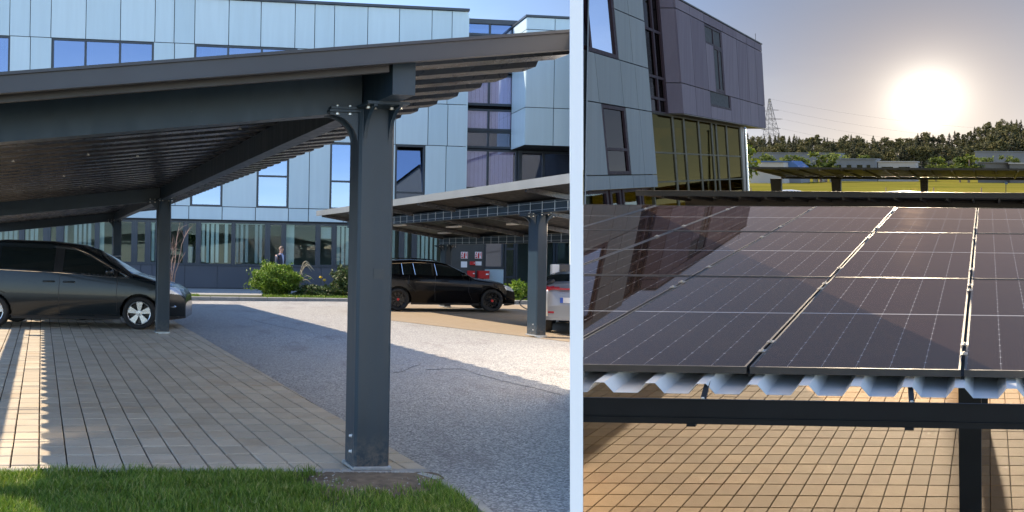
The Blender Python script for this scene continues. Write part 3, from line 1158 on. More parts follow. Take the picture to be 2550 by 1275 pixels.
class Car:
    """xf counts metres back from the nose; y across; z up"""

    def __init__(self, name, label, base, ax, ay, spec, group, clip=None):
        self.s = spec
        self.ax, self.ay = Vector(ax), Vector(ay)
        self.base = Vector(base)
        self.clip = clip
        L = spec['L']
        self.root = thing(name, label, 'car', self.fn(L / 2, 0, 0), group)
        self.body()

    def fn(self, xf, y, z):
        return self.base - self.ax * xf + self.ay * y + Vector((0, 0, z))

    def w(self, x):
        s = self.s
        L, hw = s['L'], s['W'] / 2
        f = np.clip((x) / 0.75, 0, 1)
        g = np.clip((L - x) / 0.7, 0, 1)
        return hw * (1 - 0.26 * (1 - f) ** 2.2) * (1 - 0.16 * (1 - g) ** 2.2)

    def yw(self, x, z):
        s = self.s
        zb = np.interp(x, *zip(*s['belt']))
        w = self.w(x)
        lo = 1 - 0.07 * np.clip((0.62 - z) / 0.4, 0, 1) ** 2
        mid = 1 - 0.035 * np.clip((z - 0.62) / (zb - 0.62), 0, 1) ** 2
        up = -s.get('tumble', 0.26) * np.clip((z - zb) / 0.62, 0, 1.3)
        return w * (lo * mid + up)

    def body(self):
        s = self.s
        L, sill = s['L'], s['sill']
        tx, tz = zip(*s['top'])
        nx = int(L / 0.02)
        xs = np.linspace(0.0, L, nx)
        m1, m2 = 44, 22
        V = np.zeros((nx, m1 + m2, 3))
        for i, x in enumerate(xs):
            zt = np.interp(x, tx, tz)
            rc = min(s.get('rc', 0.13), (zt - sill) * 0.35)
            zc = zt - rc
            z = np.linspace(sill + np.interp(x, [0, 0.25, L - 0.3, L], [0.03, 0, 0, 0.08]), zc, m1)
            V[i, :m1] = np.c_[np.full(m1, x), self.yw(x, z), z]
            y0 = self.yw(x, np.array([zc]))[0]
            ph = np.linspace(0, math.pi / 2, m2 + 1)[1:]
            V[i, m1:] = np.c_[np.full(m2, x), y0 * np.cos(ph) ** 0.55, zc + rc * np.sin(ph) ** 0.62]
        V[:, -1, 1] = 0.0
        # gather faces
        nj = m1 + m2
        ii, jj = np.meshgrid(np.arange(nx - 1), np.arange(nj - 1), indexing='ij')
        cx = (V[:-1, :-1] + V[1:, 1:]) / 2
        x, z, yy = cx[..., 0], cx[..., 2], cx[..., 1]
        kind = np.zeros(x.shape, int)
        side = jj < m1 + 6
        for k, poly in enumerate(s['windows']):
            kind[side & inpoly(x, z, poly)] = 10 + k
        for poly in s.get('trims', []):
            kind[side & (kind == 0) & inpoly(x, z, poly)] = 2
        for poly in s.get('headlight', []):
            kind[(jj < m1 + 14) & inpoly(x, z, poly)] = 3
        for poly in s.get('taillight', []):
            kind[(jj < m1 + 14) & inpoly(x, z, poly)] = 4
        for k, (xa, xb) in enumerate(s['screens']):
            slant = (jj > m1 + 3) & (x > xa) & (x < xb) & (kind == 0)
            kind[slant] = 6 + k
        if s.get('lower'):
            kind[(z < s['lower']) & (kind == 0)] = 2
        for wx in s['wheels']:
            kind[(np.hypot(x - wx, z - s['wr']) < s['wr'] + 0.055) & side] = -1
        self.groups = {}
        for kk in np.unique(kind):
            if kk < 0:
                continue
            sel = np.argwhere(kind == kk)
            self.piece(kk, V, sel, nj)
        # closing panels: nose, tail, floor
        mb = MB(self.fn)
        for i in (0, nx - 1):
            ring = [tuple(V[i, j]) for j in range(nj)] + [(V[i, j][0], -V[i, j][1], V[i, j][2]) for j in range(nj - 2, -1, -1)]
            mb.add(ring, [tuple(range(len(ring)))])
            mb.build('end_panel', s['paint'], self.root, None, self.clip)
            mb = MB(self.fn)
        mb = MB(self.fn)
        hw = s['W'] / 2 * 0.9
        mb.box(0.12, L - 0.12, -hw, hw, sill + 0.05, sill + 0.07)
        for wx in s['wheels']:
            for sg in (-1, 1):
                vs, fs = [], []
                for k in range(13):
                    a = math.pi * k / 12
                    R_ = s['wr'] + 0.06
                    vs += [(wx + R_ * math.cos(a), sg * (hw + 0.02), s['wr'] + R_ * math.sin(a)), (wx + R_ * math.cos(a), sg * 0.5, s['wr'] + R_ * math.sin(a))]
                fs = [(2 * k, 2 * k + 1, 2 * k + 3, 2 * k + 2) for k in range(12)]
                mb.add(vs, fs)
                mb.add([(wx - 0.4, sg * 0.5, sill), (wx + 0.4, sg * 0.5, sill), (wx + 0.4, sg * 0.5, s['wr'] * 2 + .06), (wx - 0.4, sg * 0.5, s['wr'] * 2 + .06)], [(0, 1, 2, 3)])
        mb.build('underbody', M['car_trim'], self.root, None, self.clip)
        for wx in s['wheels']:
            for sg in (-1, 1):
                self.wheel(wx, sg)
        # seams, handles, strips
        for line in s.get('seams', []):
            for sg in (1, -1):
                pts = []
                for (a, b) in zip(line[:-1], line[1:]):
                    for q in np.linspace(0, 1, 8):
                        xx, zz = a[0] + (b[0] - a[0]) * q, a[1] + (b[1] - a[1]) * q
                        pts.append((xx, sg * (float(self.yw(xx, np.array([zz]))[0]) - 0.001), zz))
                mb = MB(self.fn)
                mb.tube(pts, 0.006, 5)
                mb.build('door_seam', M['car_trim'], self.root, None, self.clip)
        for line in s.get('chrome', []):
            for sg in (1, -1):
                pts = []
                for (a, b) in zip(line[:-1], line[1:]):
                    for q in np.linspace(0, 1, 8):
                        xx, zz = a[0] + (b[0] - a[0]) * q, a[1] + (b[1] - a[1]) * q
                        pts.append((xx, sg * (float(self.yw(xx, np.array([zz]))[0]) + 0.004), zz))
                mb = MB(self.fn)
                mb.tube(pts, s.get('chrome_r', 0.011), 6)
                mb.build('window_strip', M['chrome'], self.root, None, self.clip)
        for (hx, hz) in s.get('handles', []):
            for sg in (1, -1):
                y = float(self.yw(hx, np.array([hz]))[0])
                mb = MB(self.fn)
                mb.tube([(hx - 0.11, sg * (y + 0.0), hz), (hx - 0.08, sg * (y + 0.028), hz + 0.003), (hx + 0.08, sg * (y + 0.028), hz + 0.003), (hx + 0.11, sg * y, hz)], 0.016, 8)
                mb.build('handle', s['paint'], self.root, None, self.clip, smooth=True)
        for (hx, hz) in s.get('mirrors', []):
            for sg in (1, -1):
                y = float(self.yw(hx, np.array([hz]))[0])
                mb = MB(self.fn)
                pts, rs = [], []
                for q in np.linspace(-1, 1, 9):
                    pts.append((hx + 0.02 * q, sg * (y + 0.13 + 0.10 * q), hz + 0.05 + 0.015 * q))
                    rs.append(0.015 + 0.068 * math.sqrt(max(0, 1 - q * q)))
                mb.tube(pts, rs, 12)
                mo = mb.build('mirror', s['paint'], self.root, self.fn(hx, sg * (y + .1), hz), self.clip, smooth=True)
                mb = MB(self.fn)
                mb.tube([(hx - 0.02, sg * (y - 0.02), hz - 0.03), (hx - 0.02, sg * (y + 0.1), hz + 0.01)], 0.022, 6)
                if mo:
                    mb.build('mirror_arm', M['car_trim'], mo, None, self.clip)
        if s.get('rails'):
            xa, xb = s['rails']
            for sg in (1, -1):
                pts = []
                for q in np.linspace(0, 1, 10):
                    xx = xa + (xb - xa) * q
                    zt = float(np.interp(xx, tx, tz))
                    pts.append((xx, sg * 0.60, zt + 0.025 * min(1, 6 * q, 6 * (1 - q)) + 0.0))
                mb = MB(self.fn)
                mb.tube(pts, 0.014, 6)
                mb.build('roof_rail', M['chrome'], self.root, None, self.clip)

    def piece(self, kk, V, sel, nj):
        s = self.s
        for both in ((1, -1) if kk >= 2 else (0,)):
            mb_v, mb_f = [], []
            idx = {}

            def vid(i, j, sg):
                key = (i, j, sg if j < nj - 1 else 1)
                if key not in idx:
                    p = V[i, j]
                    idx[key] = len(mb_v)
                    mb_v.append((p[0], p[1] * sg, p[2]))
                return idx[key]
            for sg in ((1, -1) if both == 0 or 6 <= kk < 10 else (both,)):
                for i, j in sel:
                    q = (vid(i, j, sg), vid(i + 1, j, sg), vid(i + 1, j + 1, sg), vid(i, j + 1, sg))
                    if len(set(q)) < 3:
                        continue
                    q = tuple(dict.fromkeys(q))
                    mb_f.append(q if sg > 0 else q[::-1])
            mb = MB(self.fn)
            mb.add(mb_v, mb_f)
            nm, mt = {0: ('body', s['paint']), 2: ('trim', M['car_trim']), 3: ('headlight', M['lamp_clear']), 4: ('tail_light', M['lamp_red'])}.get(
                int(kk), ('windscreen' if kk == 6 else 'rear_window', M['car_glass']) if 6 <= kk < 10 else ('side_window', M['car_glass']))
            mb.build(nm, mt, self.root, None, self.clip, smooth=True, auto=40)
            if 6 <= kk < 10:
                break

    def wheel(self, wx, sg):
        s = self.s
        R_ = s['wr']
        yo = s['W'] / 2 * 0.985
        rr = R_ * 0.70

        def fn(x, y, h):
            return (wx + x, sg * (yo - h), R_ + y)
        mb = MB(self.fn)
        mb.lathe([(rr, 0.025), (R_ * 0.80, 0.0), (R_ * 0.93, 0.004), (R_ * 0.985, 0.03), (R_, 0.07), (R_, 0.17), (R_ * 0.95, 0.21), (rr, 0.21)], 40, fn)
        wo = mb.build('wheel', M['tyre'], self.root, self.fn(wx, sg * yo, R_), self.clip, smooth=True, auto=50)
        if not wo:
            return
        mb = MB(self.fn)
        mb.lathe([(rr + 0.002, 0.02), (rr * 0.95, 0.016), (rr * 0.90, 0.035), (rr * 0.88, 0.14), (0.02, 0.15)], 40, fn)
        mb.build('barrel', M['rim_black'], wo, None, self.clip, smooth=True, auto=40)
        mb = MB(self.fn)
        ns = s.get('spokes', 5)
        mb.lathe([(rr + 0.002, 0.018), (rr * 0.985, 0.010), (rr * 0.93, 0.016), (rr * 0.92, 0.04)], 40, fn)
        for k in range(ns):
            for da in ((-0.16, 0.16) if s.get('double') else (0,)):
                a = 2 * math.pi * k / ns + 0.35 + da
                aw = a - da * 0.35
                wd, wi = s.get('spoke_w', (0.032, 0.024))
                c0, s0, c1, s1 = math.cos(aw), math.sin(aw), math.cos(a), math.sin(a)
                p = []
                for h in (0.018, 0.05):
                    p += [fn(0.05 * c0 - wi * s0, 0.05 * s0 + wi * c0, h), fn(0.05 * c0 + wi * s0, 0.05 * s0 - wi * c0, h),
                          fn(rr * .95 * c1 + wd * s1, rr * .95 * s1 - wd * c1, h - 0.004), fn(rr * .95 * c1 - wd * s1, rr * .95 * s1 + wd * c1, h - 0.004)]
                mb.hexa(p)
        mb.lathe([(0.0, 0.008), (0.05, 0.01), (0.062, 0.022), (0.062, 0.06)], 20, fn)
        mb.build('rim', s['rim'], wo, None, self.clip)
        if s.get('cap'):
            mb = MB(self.fn)
            mb.lathe([(0.0, 0.002), (0.038, 0.003), (0.042, 0.02)], 16, fn)
            mb.build('hub_cap', s['cap'], wo, None, self.clip)


AX = Vector((1, 0.05, 0)).normalized()
AY = Vector((AX.y, -AX.x, 0))                 # towards the camera
# ---- dark people carrier
nose = gnd(458, 823)
mpv = dict(L=4.85, W=1.90, sill=0.20, wr=0.335, wheels=(0.905, 3.82), rc=0.12, tumble=0.30,
           top=[(0, 0.55), (0.02, 0.70), (0.10, 0.80), (0.28, 0.90), (0.68, 1.02), (1.08, 1.12), (1.31, 1.25), (1.69, 1.47), (2.0, 1.63), (2.22, 1.70), (2.78, 1.76), (3.7, 1.78), (4.4, 1.72), (4.62, 1.66), (4.80, 1.15), (4.85, 0.7)],
           belt=[(0, 0.9), (1.1, 1.07), (2.44, 1.14), (3.7, 1.19), (4.85, 1.2)],
           windows=[[(2.44, 1.59), (2.22, 1.575), (1.95, 1.47), (1.63, 1.275), (1.42, 1.13), (1.40, 1.07), (2.44, 1.137)],
                    [(3.68, 1.64), (2.62, 1.61), (2.62, 1.155), (3.68, 1.195)],
                    [(4.50, 1.58), (3.78, 1.64), (3.78, 1.20), (4.50, 1.24)],
                    [(1.355, 1.165), (1.13, 1.06), (1.355, 1.06)]],
           trims=[[(2.63, 1.66), (2.43, 1.62), (2.43, 1.13), (2.63, 1.15)], [(2.6, 1.70), (2.2, 1.66), (1.6, 1.33), (1.05, 1.09), (1.05, 1.04), (2.6, 1.13)]],
           headlight=[[(0.06, 0.70), (0.34, 0.74), (0.36, 0.88), (0.16, 0.84)]],
           screens=[(1.10, 2.06), (4.64, 4.80)], lower=0.27,
           seams=[[(2.48, 1.13), (2.50, 0.75), (2.48, 0.30)], [(1.34, 1.05), (1.36, 0.7), (1.34, 0.34)], [(3.72, 1.18), (3.75, 0.8), (3.55, 0.7)], [(2.5, 0.30), (1.36, 0.30)]],
           chrome=[[(3.8, 1.175), (2.5, 1.125), (1.6, 1.06), (1.12, 1.04)], [(2.3, 1.64), (1.95, 1.51), (1.5, 1.255), (1.10, 1.055)]],
           handles=[(2.70, 0.945), (2.30, 0.94)], mirrors=[(1.48, 1.10)], paint=M['paint_grey'], rim=M['rim_silver'], spokes=5, double=True)
c1 = Car('parked_car', 'dark grey people carrier parked in profile behind the second carport post', nose - AY * 0.95 + Vector((0, 0, 0)), AX, AY, mpv, 'parked cars')
mb = MB(c1.fn)
mb.tube([(0.42, 0.86, 0.46), (0.22, 0.80, 0.47), (0.06, 0.66, 0.47)], 0.035, 8)
mb.build('fog_light', M['chrome'], c1.root, None)
# ---- silver hatchback behind it (only its tail shows)
tail = gnd(322, 800)
hatch = dict(mpv)
hatch.update(L=4.2, W=1.78, sill=0.2, wr=0.31, wheels=(0.8, 3.35), paint=M['paint_silver'],
             top=[(0, .5), (.05, .7), (.8, .95), (1.1, 1.0), (1.9, 1.42), (2.6, 1.50), (3.5, 1.46), (3.78, 1.43), (4.05, 1.02), (4.2, .6)],
             belt=[(0, .85), (1.1, .95), (4.2, 1.05)],
             windows=[[(2.5, 1.36), (1.9, 1.33), (1.5, 1.0), (2.5, 1.0)], [(3.4, 1.34), (2.58, 1.36), (2.58, 1.0), (3.3, 1.02)]],
             trims=[], headlight=[[(.05, .6), (.4, .62), (.4, .75), (.1, .7)]], taillight=[[(3.95, .8), (4.2, .8), (4.2, 1.0), (3.95, 1.0)]],
             screens=[(1.1, 1.85), (3.80, 4.05)], seams=[[(2.53, 1.0), (2.53, .3)]], chrome=[], handles=[(2.7, .85)], mirrors=[(1.55, .98)])
bh = Vector((-4.62, 21.0, 0))
AXn = -AX
c1b = Car('parked_car', 'silver hatchback half hidden behind the dark people carrier', bh + AXn * 4.2, AXn, AY, hatch, 'parked cars')
mb = MB(c1b.fn)
mb.hexa([(3.72, -0.6, 1.44), (3.72, 0.6, 1.44), (3.98, 0.58, 1.455), (3.98, -0.58, 1.455), (3.72, -0.6, 1.47), (3.72, 0.6, 1.47), (3.98, 0.58, 1.48), (3.98, -0.58, 1.48)])
mb.build('spoiler', M['paint_silver'], c1b.root)
# ---- black estate
bn = Vector((xl(1288, 26.0, 0.4), 26.0, 0))
est = dict(L=4.72, W=1.84, sill=0.19, wr=0.335, wheels=(0.74, 3.52), rc=0.11, tumble=0.28,
           top=[(0, 0.50), (0.03, 0.66), (0.14, 0.76), (0.42, 0.87), (0.75, 0.94), (1.25, 1.0), (1.62, 1.21), (2.05, 1.41), (2.45, 1.49), (3.1, 1.52), (3.9, 1.49), (4.3, 1.44), (4.60, 1.05), (4.72, 0.7)],
           belt=[(0, 0.85), (1.3, 0.96), (2.4, 1.03), (4.72, 1.06)],
           windows=[[(2.40, 1.385), (2.07, 1.33), (1.70, 1.18), (1.50, 1.04), (2.40, 1.05)], [(3.02, 1.40), (2.48, 1.39), (2.48, 1.05), (3.06, 1.06)],
                    [(3.40, 1.39), (3.14, 1.40), (3.10, 1.06), (3.36, 1.07)], [(4.20, 1.33), (3.50, 1.38), (3.46, 1.07), (4.15, 1.10)]],
           headlight=[[(0.05, 0.60), (0.32, 0.66), (0.40, 0.80), (0.12, 0.74)]], taillight=[[(4.4, .8), (4.7, .8), (4.7, .95), (4.4, .95)]],
           screens=[(1.27, 2.02), (4.32, 4.58)], lower=0.25,
           seams=[[(2.43, 1.03), (2.45, 0.6), (2.43, 0.3)], [(1.42, 0.98), (1.45, 0.6), (1.35, 0.36)], [(3.2, 1.05), (3.22, .8), (3.0, .55)]],
           chrome=[[(4.1, 1.36), (3.0, 1.425), (2.42, 1.405)], [(3.42, 1.40), (3.38, 1.06)], [(3.08, 1.40), (3.02, 1.06)], [(2.44, 1.39), (2.38, 1.05)]], chrome_r=0.008,
           handles=[(3.0, 0.90), (2.15, 0.89)], mirrors=[(1.62, 1.02)], rails=(2.35, 4.1), paint=M['paint_black'], rim=M['rim_black'], spokes=10, spoke_w=(0.014, 0.012), cap=M['red'])
c2 = Car('parked_car', 'glossy black estate car with red wheel centres under the far carport', bn - AY * 0.92, AX, AY, est, 'parked cars')
# ---- silver-white electric car, tail towards the camera, charging
suv = dict(hatch)
suv.update(L=4.3, W=1.85, wr=0.34, sill=0.25, wheels=(0.85, 3.45), tumble=0.6,
           top=[(0, .55), (.05, .75), (.7, 1.0), (1.1, 1.04), (1.9, 1.26), (2.6, 1.30), (3.5, 1.26), (3.95, 1.10), (4.15, 1.06), (4.24, 0.95), (4.3, 0.62)],
           belt=[(0, .9), (1.1, 1.02), (4.3, 1.08)], windows=[[(2.5, 1.22), (1.9, 1.19), (1.5, 1.06), (2.5, 1.06)], [(3.4, 1.20), (2.58, 1.22), (2.58, 1.06), (3.5, 1.09)]],
           taillight=[[(4.1, .93), (4.3, .90), (4.3, .985), (4.1, 1.0)]], screens=[(1.1, 1.85), (3.52, 3.94)], seams=[], lower=0.0, handles=[], mirrors=[(1.6, 1.05)])
SA = Vector((0.30, 1, 0)).normalized()
SB = Vector((SA.y, -SA.x, 0))
rear_c = Vector((4.58 + 0.88, 18.15, 0))
c3 = Car('parked_car', 'silver electric car with red tail strip plugged into the charger', rear_c + SA * 4.3, SA, SB, suv, 'parked cars')
mb = MB(c3.fn)
mb.box(4.30, 4.325, -0.80, 0.80, 0.93, 0.965)
mb.build('tail_strip', M['lamp_red'], c3.root)
mb = MB(c3.fn)
mb.box(4.29, 4.33, -0.83, 0.83, 0.30, 0.38)
mb.build('bumper_strip', M['paint_silver'], c3.root)
mb = MB(c3.fn)
mb.box(4.302, 4.315, -0.52, 0.12, 0.66, 0.77)
pl = mb.build('number_plate', M['plate_white'], c3.root)
mb = MB(c3.fn)
mb.box(4.3155, 4.3175, -0.52, -0.46, 0.66, 0.77)
mb.build('plate_band', M['plate_blue'], pl)
for sg in (-1, 1):
    mb = MB(c3.fn)
    mb.box(4.302, 4.312, sg * 0.70 - 0.06, sg * 0.70 + 0.06, 0.44, 0.48)
    mb.build('reflector', M['lamp_red'], c3.root)
# charger column and its cable
chg_b = Vector((xl(1392, 22.3, 1.0), 22.3, 0))
chg = thing('charging_station', 'white and black electric car charging column behind the silver car', 'charger', chg_b)
mb = MB()
mb.bevbox(chg_b.x - 0.20, chg_b.x - 0.02, 22.2, 22.4, 0, 1.45, 0.015)
mb.build('housing', M['plate_white'], chg, chg_b)
mb = MB()
mb.bevbox(chg_b.x - 0.018, chg_b.x + 0.24, 22.18, 22.42, 0, 1.46, 0.02)
mb.build('cover', simple('charger_cover', (0.05, 0.05, 0.055), 0.35, 0, 0.05, 2), chg, chg_b)
mb = MB()
mb.box(chg_b.x + 0.02, chg_b.x + 0.13, 22.172, 22.179, 1.05, 1.32)
mb.build('screen', M['car_glass'], chg, chg_b)
mb = MB()
p_plug = c3.fn(4.05, -0.80, 1.02)
pts = [chg_b + Vector((0.05, -0.13, 0.95))]
q_end = p_plug
mid = [(chg_b.x + 0.0, 22.0, 0.98), (4.64, 20.5, 0.6), (4.55, 18.9, 0.45), (4.50, 18.25, 0.72), (4.56, 18.2, 0.98)]
ctrl = [pts[0]] + [Vector(m_) for m_ in mid] + [q_end]
path = []
for k in range(len(ctrl) - 1):
    p0_, p1_, p2_, p3_ = ctrl[max(k - 1, 0)], ctrl[k], ctrl[k + 1], ctrl[min(k + 2, len(ctrl) - 1)]
    for u in np.linspace(0, 1, 7)[:-1]:
        path.append(0.5 * ((2 * p1_) + (p2_ - p0_) * u + (2 * p0_ - 5 * p1_ + 4 * p2_ - p3_) * u * u + (3 * p1_ - p0_ - 3 * p2_ + p3_) * u ** 3))
path.append(q_end)
mb.tube(path, 0.014, 6)
cab = tag(mb.build('charging_cable', M['car_trim'], None, chg_b), 'black charging cable looping from the column to the silver car', 'cable')
mb = MB()
mb.tube([p_plug + Vector((-0.04, -0.02, 0.0)), p_plug + Vector((0.05, -0.06, 0.06)), p_plug + Vector((0.14, -0.05, 0.10))], [0.045, 0.06, 0.03], 8)
mb.build('plug', M['car_trim'], cab, p_plug, smooth=True)
# =================================================================== office building on the left
off = thing('office_building', 'long office building clad in pale blue panels behind the carports', 'building', FP(0, 0, 0))


def Zf(px, py, d=0.0):
    return fac(px, py, d)[1]


def Sf(px, py, d=0.0):
    return fac(px, py, d)[0]


zT, zB1, zB2 = Zf(650, -3), Zf(640, 116), Zf(1100, 259)
zD, zE, zF_, zG = Zf(1100, 363), Zf(700, 518), Zf(700, 551), Zf(560, 661)
sL, sR = -34.0, Sf(1163, 300)
sEND = 18.0


def fpanel(s0, s1, z0, z1, d0=0.0, d1=0.05, mat='facade', g=0.016, name='cladding_panel', parent=None, axis='s'):
    mb = MB(FP)
    j = rng.normal(0, 0.002)
    mb.box(s0 + g, s1 - g, d0 + j, d1, z0 + g, z1 - g)
    return mb.build(name, M[mat], parent or off, FP((s0 + s1) / 2, d0, (z0 + z1) / 2), CLIP_L)


def blind(parent, s0, s1, z0, z1, d, mat, step=0.21, wd=0.15, seed=0, lit=None):
    mb = MB(FP)
    r = random.Random(seed)
    s = s0 + 0.03
    if mat == 'curtain':
        k = 0
        while s < s1 - 0.1:
            mb.box(s, s + 0.098, d + 0.03 * (k % 2), d + 0.012 + 0.03 * (k % 2), z0 + .03, z1 - .05)
            s += 0.1
            k += 1
    while s < s1 - wd:
        a = 0.55 + r.uniform(-0.08, 0.08)
        if r.random() > 0.04:
            mb.box(s, s + wd * a * 1.6, d, d + 0.012, z0 + 0.03 + r.uniform(0, .05), z1 - 0.05)
        s += step * r.uniform(0.92, 1.08)
    mb.box(s0, s1, d - 0.01, d + 0.03, z1 - 0.05, z1)
    o = mb.build('blind', M[mat], parent, FP(s0, d, z0), CLIP_L)
    if o:
        o['kind'] = 'stuff'
    return o


def window(s0, s1, z0, z1, glass='glass_blue', mull=(), trans=(), bl=None, d=0.05, fw=0.085, frame='frame_dark', tilt=False, bd=0.12, casement=(), parent=None):
    mb = MB(FP)
    d1 = d + 0.10
    mb.box(s0, s1, d, d1, z0, z0 + fw)
    mb.box(s0, s1, d, d1, z1 - fw, z1)
    mb.box(s0, s0 + fw, d, d1, z0 + fw, z1 - fw)
    mb.box(s1 - fw, s1, d, d1, z0 + fw, z1 - fw)
    cuts = [s0 + fw] + [m_ for m_ in mull] + [s1 - fw]
    for m_ in mull:
        mb.box(m_ - fw * 0.55, m_ + fw * 0.55, d + 0.002, d1 - 0.002, z0 + fw, z1 - fw)
    for t_ in trans:
        for a, b in zip(cuts[:-1], cuts[1:]):
            mb.box(a + (fw * .55 if a in mull else 0), b - (fw * .55 if b in mull else 0), d + 0.004, d1 - 0.004, t_ - fw * .5, t_ + fw * .5)
    mb.box(s0 - 0.03, s1 + 0.03, d - 0.045, d - 0.002, z0 - 0.03, z0 + 0.01)
    w = mb.build('window', M[frame], parent or off, FP((s0 + s1) / 2, d, z0), CLIP_L)
    if not w:
        return None
    zs_ = [z0 + fw] + list(trans) + [z1 - fw]
    for a, b in zip(cuts[:-1], cuts[1:]):
        for za, zb in zip(zs_[:-1], zs_[1:]):
            q = MB(FP)
            tl = 0.30 if tilt and zb == zs_[-1] else 0.0
            a_, b_ = a, b
            j1, j2 = rng.normal(0, 0.0035, 2)
            q.hexa([(a_, d + .05 + j1, za), (b_, d + .05 - j1, za), (b_, d + .062 - j1, za), (a_, d + .062 + j1, za),
                    (a_, d + .05 + tl + j2 + j1, zb), (b_, d + .05 + tl + j2 - j1, zb), (b_, d + .062 + tl + j2 - j1, zb), (a_, d + .062 + tl + j2 + j1, zb)])
            q.build('pane', M[glass], w, FP((a + b) / 2, d + .05, za), CLIP_L)
            if tl:
                q = MB(FP)
                for (x0, x1) in ((a_, a_ + .07), (b_ - .07, b_)):
                    q.hexa([(x0, d + .066, za), (x1, d + .066, za), (x1, d + .1, za), (x0, d + .1, za),
                            (x0, d + .066 + tl, zb), (x1, d + .066 + tl, zb), (x1, d + .1 + tl, zb), (x0, d + .1 + tl, zb)])
                q.build('sash', M[frame], w, FP(a, d, za), CLIP_L)
    if bl:
        blind(w, s0 + fw, s1 - fw, z0 + fw, z1 - fw, d + bd, bl, seed=int(s0 * 100) % 997)
    return w


# core behind the cladding (upper storeys), and the rooms of the ground floor
mb = MB(FP)
mb.box(sL, sR - 0.05, 0.50, 11, zF_ + 0.02, zT - 0.12)
mb.box(sR - 0.05, sEND, 1.0, 11, zF_ + 0.02, zT - 0.8)
mb.box(sL, sEND, 0.02, 0.30, zF_ - 0.05, zF_ + 0.02)
mb.build('wall', M['dark_void'], off, None, CLIP_L)
mb = MB(FP)
mb.box(sL, sEND, 5.0, 5.2, 0.0, zF_ - 0.06)
mb.box(sL, sEND, 0.32, 5.0, 0.0, 0.12)
mb.build('room_wall', M['room'], off, None, CLIP_L)
mb = MB()  # thin wall added to close the cut end against stray light
q0, q1 = ray(1415.5, 640), ray(1417.5, 640)
mb.hexa([(q0.x * 42.4, 42.4, 0), (q1.x * 42.4, 42.4, 0), (q1.x * 53, 53, 0), (q0.x * 53, 53, 0),
         (q0.x * 42.4, 42.4, 12.3), (q1.x * 42.4, 42.4, 12.3), (q1.x * 53, 53, 12.3), (q0.x * 53, 53, 12.3)])
mb.build('light_stop_wall', M['room'], off)
mb = MB(FP)
mb.box(sL, sR + 0.02, -0.10, 0.6, zT - 0.115, zT)
mb.build('parapet_cap', M['frame_dark'], off, None, CLIP_L)
mb = MB(FP)
mb.box(sR + 0.03, sEND, 0.40, 1.4, Zf(1220, 47) - 0.12, Zf(1220, 45))
mb.build('parapet_cap', M['frame_dark'], off, None, CLIP_L)

# --- top row of panels
row1 = [-60, -5, 24, 75, 127, 214, 300, 386, 434, 485, 570, 650, 735, 784, 833, 916, 995, 1076, 1126, 1165]
S1 = [sL] + [Sf(x, 60) for x in row1[1:-1]] + [sR]
for a, b in zip(S1[:-1], S1[1:]):
    fpanel(a, b, zB1, zT - 0.12)
# --- second storey: windows and panels
S = lambda x, y=150: Sf(x, y)
for a, b, mull, bl in ((-70, 24, (-22,), 'blind'), (128, 382, (212, 298), None), (484, 740, (568, 652), 'blind_grey')):
    window(S(a), S(b), zB2 + 0.25, zB1, 'glass_blue', [S(m_) for m_ in mull], bl=bl)
    fpanel(S(a), S(b), zB2, zB2 + 0.25)
for a, b in ((24, 75), (75, 128), (382, 434), (434, 484), (740, 790), (790, 840), (840, 925), (925, 1010), (1010, 1066), (1066, 1115)):
    fpanel(S(a), S(b), zB2, zB1)
fpanel(S(1115), sR, zB2, zB1)
for xa, xb in ((303, 322), (222, 230)):
    mb = MB(FP)
    k = 0
    s_ = S(xa)
    while s_ < S(xb):
        mb.box(s_, s_ + 0.07, 0.18 + 0.03 * (k % 2), 0.19 + 0.03 * (k % 2), zB2 + 0.4, zB1 - 0.12)
        s_ += 0.072
        k += 1
    co = mb.build('curtain', M['curtain'], off, FP(S(xa), 0.2, zB2), CLIP_L)
    co['kind'] = 'stuff'
# --- row between the storeys
row3 = [-140, -60, 20, 105, 190, 275, 360, 437, 475, 555, 640, 720, 770, 820, 905, 985, 1066, 1115]
S3 = [Sf(x, 310) for x in row3] + [sR]
for a, b in zip(S3[:-1], S3[1:]):
    fpanel(a, b, zD, zB2)
# --- first storey
y_ = 440
for a, b, tr, gl, tilt in ((475, 554, 0.40, 'glass_blue', False), (640, 719, 0.47, 'glass_blue', False), (822, 905, 0.42, 'glass_blue', False), (984, 1058, 0.28, 'glass_blue', True)):
    window(Sf(a, y_), Sf(b, y_), zE if a != 984 else zE - 0.0, zD, gl, trans=[zE + (zD - zE) * tr], tilt=tilt)
for a, b in ((-140, -60), (-60, 20), (20, 105), (105, 190), (190, 275), (275, 360), (360, 437), (437, 475), (554, 640), (719, 770), (770, 822), (905, 984), (1058, 1110)):
    fpanel(Sf(a, y_), Sf(b, y_), zE, zD)
fpanel(Sf(1110, y_), sR, zE, zD)
# --- spandrel row
row5 = [-200, -110, -20, 60, 145, 225, 308, 390, 470, 553, 636, 718, 768, 855, 940, 1020, 1100]
S5 = [Sf(x, 535) for x in row5] + [sR]
for a, b in zip(S5[:-1], S5[1:]):
    fpanel(a, b, zF_, zE)
